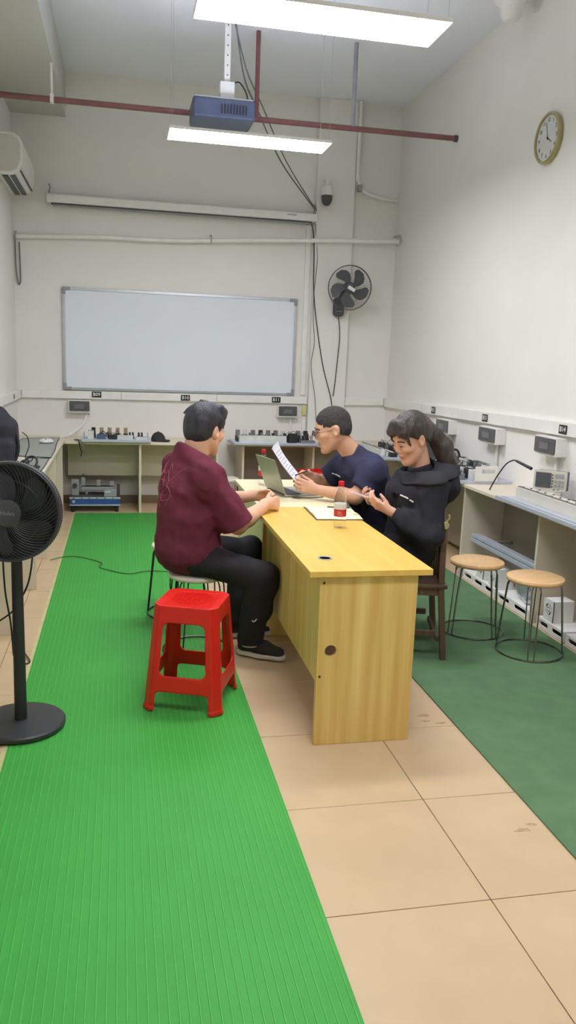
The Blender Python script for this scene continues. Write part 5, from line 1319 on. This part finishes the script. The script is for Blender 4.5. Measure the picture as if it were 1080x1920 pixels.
# ---------------------------------------------------------------- woman in the black hooded sweatshirt
def woman():
    t = thing('person', 'woman with a ponytail in a black hoodie looking down at her phone', 'person', (1.63, 4.28, 0))
    f = Vector((-.97, .24, 0)); l_ = Vector((-.24, -.97, 0)); rm = rotm(f)
    pel = Vector((1.63, 4.285, .57)); nb = Vector((1.70, 4.27, 1.045))
    Ls, Rs = Vector((1.69, 4.105, .975)), Vector((1.745, 4.43, .975))
    Le, Re = Vector((1.655, 4.035, .735)), Vector((1.70, 4.52, .74)); Lw, Rw = Vector((1.455, 4.135, .850)), Vector((1.46, 4.40, .850))
    Lh, Rh = Vector((1.58, 4.20, .56)), Vector((1.60, 4.38, .56)); Lk, Rk = Vector((1.20, 4.26, .525)), Vector((1.22, 4.43, .525)); La, Ra = Vector((1.28, 4.24, .11)), Vector((1.28, 4.42, .11))
    M = head_matrix((1.592, 4.24, 1.238), (-.95, -.31), R(24), 0, 1.08)
    S = SDF((1.05, 3.9, .0), (1.95, 4.65, 1.40), .0045)
    S.ell(pel, (.125, .165, .10), rm); S.ell(pel.lerp(nb, .4), (.105, .13, .16), rm, .05); S.ell(pel.lerp(nb, .72), (.11, .15, .15), rm, .05)
    S.cap(Rs, Ls, .048, k=.04); S.cap(nb - Vector((0, 0, .05)), Vector(M @ Vector((-.03, 0, -.04))), .054, .050, .03)
    for a, b, c in ((Rs, Re, Rw), (Ls, Le, Lw)): S.cap(a, b, .044, .038, .02); S.cap(b, c, .038, .025, .02)
    for a, b, c in ((Rh, Rk, Ra), (Lh, Lk, La)): S.cap(a, b, .075, .055, .03); S.cap(b, c, .05, .035, .02); S.cap(c, c + Vector((-.06, 0, -.05)), .032, .028, .02)
    add_head(S, M, True)
    add_hand(S, Lw, (-.86, .34, .38), (.35, .62, .62), (22, 38, 30), .94, (.75, .35, .5), .04, 1)
    add_hand(S, Rw, (-.84, -.42, .34), (.38, -.60, .62), (22, 38, 30), .94, (.75, .35, .5), .04, -1)
    o = S.build('body', [M_skin3, M_lip], t); lips(o, M); eyes(t, M, .25)
    A = SDF((1.3, 3.85, .44), (2.0, 4.75, 1.16), .006)
    A.ell(pel + Vector((.0, 0, .02)), (.165, .205, .14), rm); A.ell(pel.lerp(nb, .42), (.150, .185, .20), rm, .06); A.ell(pel.lerp(nb, .72) + Vector((-.02, 0, 0)), (.178, .195, .17), rm, .05)
    A.cap(Rs, Ls, .080, k=.05); A.cap(nb - Vector((0, 0, .08)), nb + Vector((-.005, 0, .0)), .11, .082, .04)
    for a, b, c in ((Ls, Le, Lw), (Rs, Re, Rw)): A.cap(a, b, .078, .078, .04); A.cap(b, b.lerp(c, .45), .078, .066, .03); A.cap(b.lerp(c, .45), b.lerp(c, .93), .064, .043, .03)
    A.ell(Vector((1.825, 4.245, .985)), (.075, .15, .11), rm, .015)
    A.waves(.006, 26, 8, direc=(.3, .3, 1)); A.waves(.0035, 60, 14)
    for b, c in ((Le, Lw), (Re, Rw)):
        dv = (c - b).normalized(); e = b.lerp(c, .90); A.plane(e, dv, .003, e - Vector((.10, .08, .06)), e + Vector((.03, .08, .09)))
    A.plane((1.63, 4.28, .468), (0, 0, -1), .006)
    A.plane(M @ Vector((-.01, 0, -.140)), Vector((-.40, -.02, 1)), .004, (1.48, 4.1, .97), (1.80, 4.42, 1.16))
    G = SDF((1.3, 3.85, .44), (2.0, 4.75, 1.16), .006); G.F = A.F - .013
    G.ell((1.80, 4.25, 1.01), (.10, .16, .10), rm, .03)
    G.waves(.003, 40, 33)
    G.plane((1.60, 4.06, 1.003), (.16, .0, -1), .008)
    G.plane((1.56, 4.25, 0), (-1, .1, -.35), .01) if False else G.plane((1.53, 4.2, 1.0), (-1, .1, 0), .01)
    G.cap((1.70, 4.265, .95), (1.60, 4.25, 1.2), .095, .095, .006, 'sub')
    A.cap((1.70, 4.27, .98), (1.60, 4.25, 1.2), .088, .088, .006, 'sub')
    sh = A.build('hoodie', M_jack, t)
    G.build('hood', pm('black_hood', (58, 58, 62), .92, var=.06, bump=.15, bscale=300, spec=.12), t)
    project_strokes(A, [[(-.028, .012), (-.01, .005), (.005, -.002)], [(.012, -.008), (.02, -.012), (.032, -.02)]], Vector((1.545, 3.6, .925)), (1, 0, 0), (0, 0, 1), (0, 1, 0), .0045, 'chest_logo', M_text, sh, far=.9)
    P = [Vector((1.80, 4.09, 1.0)), Vector((1.74, 4.06, .965)), Vector((1.66, 4.06, .945)), Vector((1.58, 4.08, .95))]
    B = SDF((1.05, 4.05, .05), (1.85, 4.6, .72), .007)
    B.ell(pel, (.14, .18, .11), rm)
    for a, b, c in ((Rh, Rk, Ra), (Lh, Lk, La)): B.cap(a, b, .088, .070, .04); B.cap(b, c, .066, .052, .03)
    B.plane((0, 0, .10), (0, 0, -1)); B.build('trousers', M_trou, t)
    shoe(t, (1.345, 4.24, FC - .008), (1.08, 4.26, FC - .008)); shoe(t, (1.345, 4.42, FC - .008), (1.08, 4.44, FC - .008))
    T = SDF((1.45, 4.1, .94), (1.85, 4.42, 1.14), .005)
    T.ell(nb + Vector((-.05, 0, -.045)), (.085, .09, .06), rm); T.cap(nb + Vector((-.0, 0, -.05)), nb + Vector((-.03, 0, .02)), .084, .070, .02); T.plane(M @ Vector((-.01, 0, -.150)), Vector((-.45, -.02, 1)), .003); T.build('undershirt', M_jackin, t)
    # hair
    H = SDF((1.42, 4.06, .98), (2.02, 4.44, 1.42), .0045); L = Loc(H, M)
    L.ell((-.016, 0, .052), (.113, .090, .097)); L.ell((-.045, 0, .012), (.085, .087, .085), .02)
    L.plane((-.11, 0, -.075), (.74, 0, -1), .006)
    for s in (1, -1): L.ell((-.002, .088 * s, -.012), (.021, .03, .030), .006, 'sub')
    L.ell((.105, 0, -.012), (.055, .072, .072), .008, 'sub')
    for y, x1, z1 in ((.060, .068, .0), (-.058, .070, -.02), (-.066, .058, -.035), (.03, .098, .058), (.0, .104, .060), (-.03, .100, .052), (.048, .086, .045), (-.048, .088, .03)):
        L.cap((.05, y * .6, .110), (.078 if abs(y) < .05 else .064, y * 1.05, .075), .016, .012, .02); L.cap((.078 if abs(y) < .05 else .064, y * 1.05, .075), (x1 - .008, y * 1.12, z1), .011, .004, .012)
    H.waves(.0022, 90, 21)
    hr = H.build('hair', M_hairb, t)
    H = SDF((1.60, 4.06, .90), (2.05, 4.44, 1.38), .005)
    Q = [Vector(M @ Vector((-.105, 0, .055))), Vector((1.755, 4.265, 1.245)), Vector((1.795, 4.26, 1.20)), Vector((1.832, 4.25, 1.11)), Vector((1.85, 4.24, 1.02)), Vector((1.85, 4.23, .95))]
    rr = [.040, .044, .054, .052, .038, .012]
    for i in range(5): H.cap(Q[i], Q[i + 1], rr[i], rr[i + 1], .02)
    H.waves(.006, 55, 5, direc=(1, 1, .1)); H.build('ponytail', M_hairb, t)
    MB().tube([Q[1] + Vector((.03 * math.cos(a) * .7, .042 * math.sin(a), .03 * math.cos(a))) - (Q[1] - Q[0]) * .15 for a in [2 * PI * i / 16 for i in range(16)]], .008, 6, closed=True).build('hair_tie', M_black, t)
woman()
t = thing('phone', 'pale pink phone in the hands of the woman', 'phone', (1.33, 4.262, .925))
MPh = MX((1.335, 4.262, .912), (-.86, -.10, .28), (.10, -.99, -.02))
MB().prism(rrect(.152, .074, .010), .008, MPh @ Matrix.Translation((0, 0, -.004))).build('case', pm('phone_pink', (232, 206, 208), .35), t, bevel=.002)
MB().prism(rrect(.142, .066, .008), .0006, MPh @ Matrix.Translation((0, 0, -.0048))).build('screen', M_screen, t)
# hair of the man in maroon (kept last: small detail)
def hair_maroon():
    t = [o for o in bpy.data.objects if o.name == 'person'][0]
    M = head_matrix((.455, 4.435, 1.245), (math.cos(R(40)), math.sin(R(40))), R(6), R(0), 1.1)
    H = SDF((.28, 4.26, 1.1), (.66, 4.62, 1.47), .0045); L = Loc(H, M)
    L.ell((-.010, 0, .056), (.114, .091, .094)); L.ell((-.048, 0, .008), (.075, .083, .085), .02); L.ell((.05, 0, .105), (.07, .07, .034), .02)
    L.plane((-.115, 0, -.082), (.60, 0, -1), .005); L.ell((.118, 0, .0), (.05, .085, .078), .006, 'sub')
    for s in (1, -1):
        L.ell((.002, .092 * s, -.008), (.028, .032, .044), .006, 'sub'); L.cap((.036, .070 * s, .05), (.034, .069 * s, .01), .010, .005, .006)
    for i in range(14):
        a = -1.2 + 2.4 * i / 13; L.cap((.07 * math.cos(a), .07 * math.sin(a), .12), (.097 * math.cos(a * .85), .080 * math.sin(a), .080 + .006 * (i % 3)), .016, .009, .012)
    for q, e in (((-.06, .05, .10), (-.100, .078, .075)), ((-.075, .03, .11), (-.118, .048, .085)), ((-.02, .0, .143), (-.04, .01, .154))):
        L.cap(q, e, .014, .003, .012)
    H.waves(.0028, 75, 31); H.build('hair', M_hair, t)
hair_maroon()
